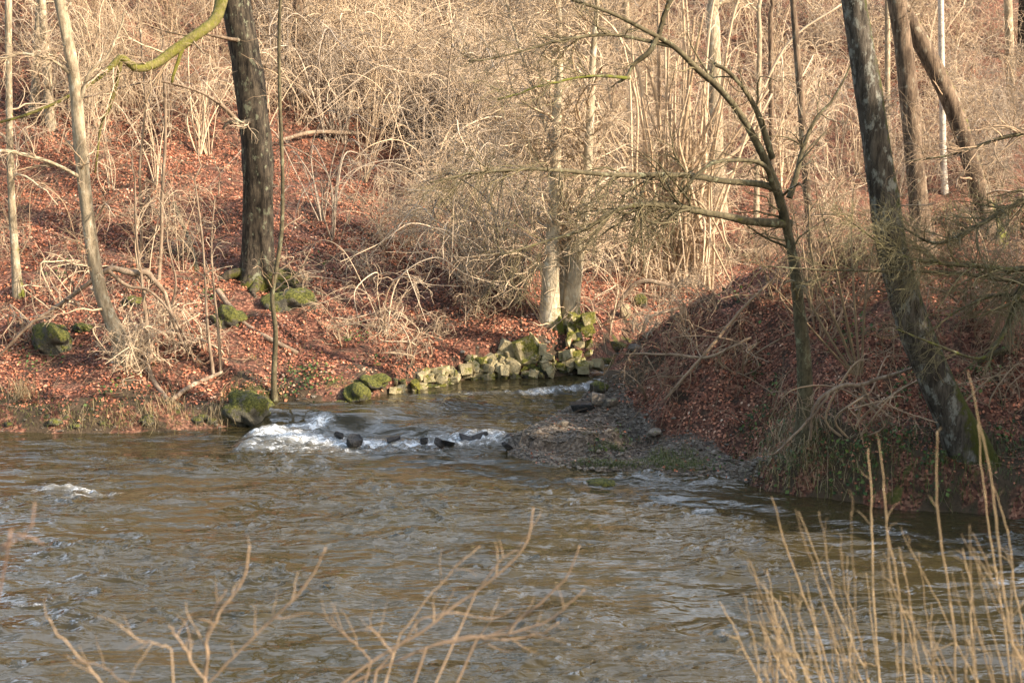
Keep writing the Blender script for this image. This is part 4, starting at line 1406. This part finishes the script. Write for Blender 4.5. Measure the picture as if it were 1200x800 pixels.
# small green plants
x, y, tn = [], [], []
for u, v, m_ in [(345, 440, 50), (355, 450, 50), (370, 440, 60), (378, 452, 40), (335, 458, 25), (150, 448, 24), (40, 436, 26), (32, 418, 24), (70, 424, 20), (380, 310, 26), (215, 300, 18), (245, 350, 30), (1015, 395, 30), (1000, 400, 22), (845, 548, 18), (730, 522, 20),
                 (700, 530, 16), (590, 262, 24), (415, 405, 24), (440, 425, 20), (415, 395, 24), (120, 465, 20), (885, 445, 16), (1130, 330, 26), (960, 500, 24), (1020, 520, 30), (885, 500, 60), (905, 520, 60), (930, 545, 60), (980, 540, 70), (1010, 560, 60), (1050, 520, 60), (1060, 470, 50), (1130, 470, 50), (1180, 520, 60), (1090, 560, 50), (900, 470, 40), (860, 350, 30), (980, 400, 30), (1150, 440, 50), (75, 315, 20), (65, 325, 20)]:
    g = ground(u, v)
    x += list(g[0] + rng.normal(size=m_) * .16)
    y += list(g[1] + rng.normal(size=m_) * .14)
x, y = np.array(x), np.array(y)
n = len(x)
tag(leaves_mesh(x, y, H(x, y), rng.uniform(.035, .085, n), rng.uniform(.4, 1.2, n), rng.uniform(.03, .22, n), rng.random(n)).build('ground_cover', M['herb'], smooth=False), kind='stuff')

# beech twig that kept its orange leaves, behind the leaning alder
g = ground(1140, 372)
root = empty('beech_sapling', g, 'small beech sapling keeping orange leaves on the shaded right bank', 'sapling')
mb = MB()
tips = []
for k, (u, v) in enumerate([(1085, 335), (1110, 330), (1135, 325), (1160, 330), (1185, 350), (1150, 350), (1100, 365)]):
    P, R = px_path([(1140, 372, 4), ((1140 + u) / 2, (372 + v) / 2 - 8, 3), (u, v, 1.5)], g[1], [0, -.1, -.2], 12)
    mb.tube(P, R, 4)
    tips.append(P[4:])
mb.build('stem', M['brown_twig'], root)
tips = np.concatenate(tips)
n = 170
q = tips[rng.integers(len(tips), size=n)] + rng.normal(size=(n, 3)) * .07
lm = leaves_mesh(q[:, 0], q[:, 1], q[:, 2], rng.uniform(.05, .08, n), rng.uniform(.5, 1.5, n), np.zeros(n), rng.uniform(.6, .95, n))
lm.build('foliage', M['leaf'], root, smooth=False)

# ------------------------------------------------------------------ near bank: bare twigs and golden shoots close to the camera
def near_plant(name, label, base, paths, mat, sides=6, part='stem', wk=.5, tw=0):
    base = np.array(base, float)
    base[2] = H(base[0], base[1])
    root = empty(name, base, label, 'shrub')
    for pts, Y in paths:
        P, R = px_path(pts, Y, None, 26)
        R = R * wk
        P = P + np.cumsum(rng.normal(size=P.shape) * .0026, 0)
        R = R * (1 + .22 * (rng.random(len(R)) > .8) + .06 * rng.normal(size=len(R)))
        b0 = base + rng.normal(size=3) * [.08, .08, 0]
        lead = spline([b0 - [0, 0, .1], (b0 * .45 + P[0] * .55) + [0, 0, .05], P[0]], 8)[:-1]
        mb = MB()
        mb.tube(np.vstack([lead, P]), np.concatenate([np.full(7, R[0] * 1.1), R]), sides, tint=rng.random())
        if tw:
            grow(mb, P, R, tw, .2, 1, .2, .2, 0, .2, 4, rmin=.0012, nseg=6, rfac=.7)
        mb.build(part, mat, root)
    return root


M['near_twig'] = twig_mat('near_twigs', (.20, .14, .095), (.34, .25, .165))
near_plant('bare_shrub', 'bare forked twigs out of focus in the bottom left foreground', (-1.15, 4.6, 0), [
    ([(238, 810, 6), (243, 765, 6), (247, 742, 6), (262, 715, 6), (278, 697, 6), (290, 675, 6), (294, 640, 5)], 5.2),
    ([(240, 800, 6), (268, 770, 5), (300, 740, 5), (325, 712, 5), (350, 688, 5), (372, 655, 4), (379, 632, 4)], 5.3),
    ([(240, 795, 5), (225, 770, 5), (212, 748, 4), (205, 730, 3)], 5.1),
    ([(243, 765, 5), (240, 745, 4), (250, 710, 4), (262, 690, 3)], 5.2),
    ([(130, 815, 5), (108, 785, 5), (85, 760, 5), (68, 742, 4), (55, 726, 3)], 5.0),
    ([(200, 760, 4), (180, 750, 4), (155, 742, 4), (135, 728, 3)], 5.0),
    ([(150, 800, 3), (125, 778, 3), (100, 768, 3), (90, 770, 2)], 5.0)], M['near_twig'], tw=5)
near_plant('bare_shrub', 'bare branching twigs out of focus at the bottom centre foreground', (-.9, 4.9, 0), [
    ([(385, 812, 7), (420, 785, 7), (455, 762, 6), (490, 742, 6), (525, 715, 6), (560, 690, 5), (592, 662, 5), (615, 630, 4), (625, 590, 3)], 5.6),
    ([(400, 805, 6), (450, 780, 6), (500, 757, 6), (540, 748, 6), (575, 745, 5), (605, 728, 5), (635, 702, 5), (662, 672, 4), (675, 642, 3)], 5.6),
    ([(500, 757, 5), (550, 748, 5), (600, 738, 5), (640, 722, 4), (665, 700, 4), (682, 685, 3)], 5.5),
    ([(560, 748, 5), (600, 750, 4), (630, 742, 3), (652, 730, 3)], 5.5),
    ([(440, 785, 5), (470, 750, 4), (485, 728, 4), (520, 720, 3), (560, 728, 3), (590, 718, 2)], 5.4),
    ([(435, 775, 4), (418, 750, 4), (400, 730, 3), (394, 718, 3)], 5.4),
    ([(470, 740, 4), (500, 700, 4), (530, 665, 3), (548, 650, 3), (565, 640, 2)], 5.8),
    ([(560, 690, 4), (590, 650, 3), (610, 640, 2)], 5.6),
    ([(460, 765, 4), (440, 745, 3), (428, 735, 3)], 5.4)], M['near_twig'], tw=5)
near_plant('bare_shrub', 'blurred pinkish twig tip at the left edge over the river', (-2.2, 4.2, 0), [
    ([(-30, 670, 7), (-5, 648, 6), (8, 636, 6), (14, 622, 5)], 4.0), ([(0, 640, 5), (20, 632, 4), (36, 612, 4), (40, 590, 3)], 4.0), ([(12, 630, 5), (30, 626, 4), (48, 630, 3)], 4.0)], twig_mat('pink_twigs', (.26, .17, .13), (.36, .26, .20)), wk=.5)
sh_paths = []
keys = [((1030, 800), (1018, 528)), ((1060, 810), (1028, 520)), ((1120, 810), (1099, 508)), ((1200, 800), (1137, 430)), ((1188, 810), (1150, 500)), ((1210, 760), (1160, 560)), ((985, 810), (905, 585)), ((1000, 810), (956, 600)),
        ((1020, 810), (986, 625)), ((905, 812), (842, 706)), ((935, 812), (878, 660)), ((960, 812), (895, 690)), ((1085, 810), (1055, 640)), ((1150, 812), (1118, 640)), ((1080, 812), (1040, 600))]
for (u0, v0), (u1, v1) in keys:
    w = rng.uniform(4, 5.8)
    sh_paths.append(([(u0, v0 + 10, w), (u0 + (u1 - u0) * .35 + rng.normal() * 3, v0 + (v1 - v0) * .33, w * .9), (u0 + (u1 - u0) * .72 + rng.normal() * 3, v0 + (v1 - v0) * .68, w * .75), (u1, v1, w * .4)], rng.uniform(5.6, 6.8)))
near_plant('willow_shrub', 'long golden shoots rising tallest at the bottom right foreground', (2.1, 5.9, 0), sh_paths, M['shoot'], tw=3, wk=.46)
sh_paths = []
for k in range(62):
    u0 = rng.uniform(880, 1240)
    hgt = rng.uniform(50, 215) * (1.0 if u0 > 980 else .7)
    u1 = u0 - hgt * rng.uniform(-.05, .5)
    w = rng.uniform(2.5, 5)
    sh_paths.append(([(u0, 812, w), (u0 + (u1 - u0) * .4 + rng.normal() * 4, 812 - hgt * .4, w * .9), (u1, 812 - hgt, w * .4)], rng.uniform(5.2, 7.2)))
near_plant('willow_shrub', 'dense lower golden shoots filling the bottom right foreground corner', (2.3, 6.0, 0), sh_paths, M['shoot'], tw=2, wk=.42)

# ------------------------------------------------------------------ spruces on the right bank outside the frame, which shade it
def spruce(label):
    root = empty('spruce_tree', (0, 0, 0), label, 'tree', 'spruces beyond the right edge')
    mb = MB()
    mb.tube(spline([(0, 0, -.4), (0, 0, 7), (.1, 0, 14)], 12), np.linspace(.24, .03, 12), 8)
    mb.build('trunk', M['brown_bark'], root)
    n = 5200
    t = rng.random(n) ** .8
    zz = .6 + 13.2 * t
    rad = 2.5 * (1 - t) ** .8 + .15
    a = rng.uniform(0, 6.28, n)
    r = rad * np.sqrt(rng.uniform(.08, 1, n)) * (1 + .25 * np.sin(a * 5 + zz * 3))
    C = np.stack([np.cos(a) * r, np.sin(a) * r, zz - .18 * r], -1)
    D = np.stack([np.cos(a), np.sin(a), np.full(n, -.3)], -1) * .34
    Sd = np.stack([-np.sin(a), np.cos(a), rng.normal(size=n) * .5], -1) * .12
    V = np.stack([C - Sd, C + Sd, C + D], 1).reshape(-1, 3)
    mb = MB()
    mb.add(V, None, np.arange(n * 3).reshape(-1, 3), tint=np.repeat(rng.random(n), 3))
    mb.build('crown', M['needles'], root, smooth=False)
    return root


sp = spruce('dark spruce on the right bank beyond the right edge of the picture')
SPOTS = [(11.8, 17.4, .34), (12.6, 15.8, .62), (14.0, 17.0, .48), (15.6, 18.9, .46), (15.0, 15.4, .74), (17.0, 16.8, .64)]
for k, (x_, y_, s_) in enumerate(SPOTS):
    o = sp if k == 0 else copy_tree(sp)
    o.location = (x_, y_, float(H(np.array([x_]), np.array([y_]))[0]))
    o.rotation_euler = (0, 0, k * 1.3)
    o.scale = (s_, s_, s_)
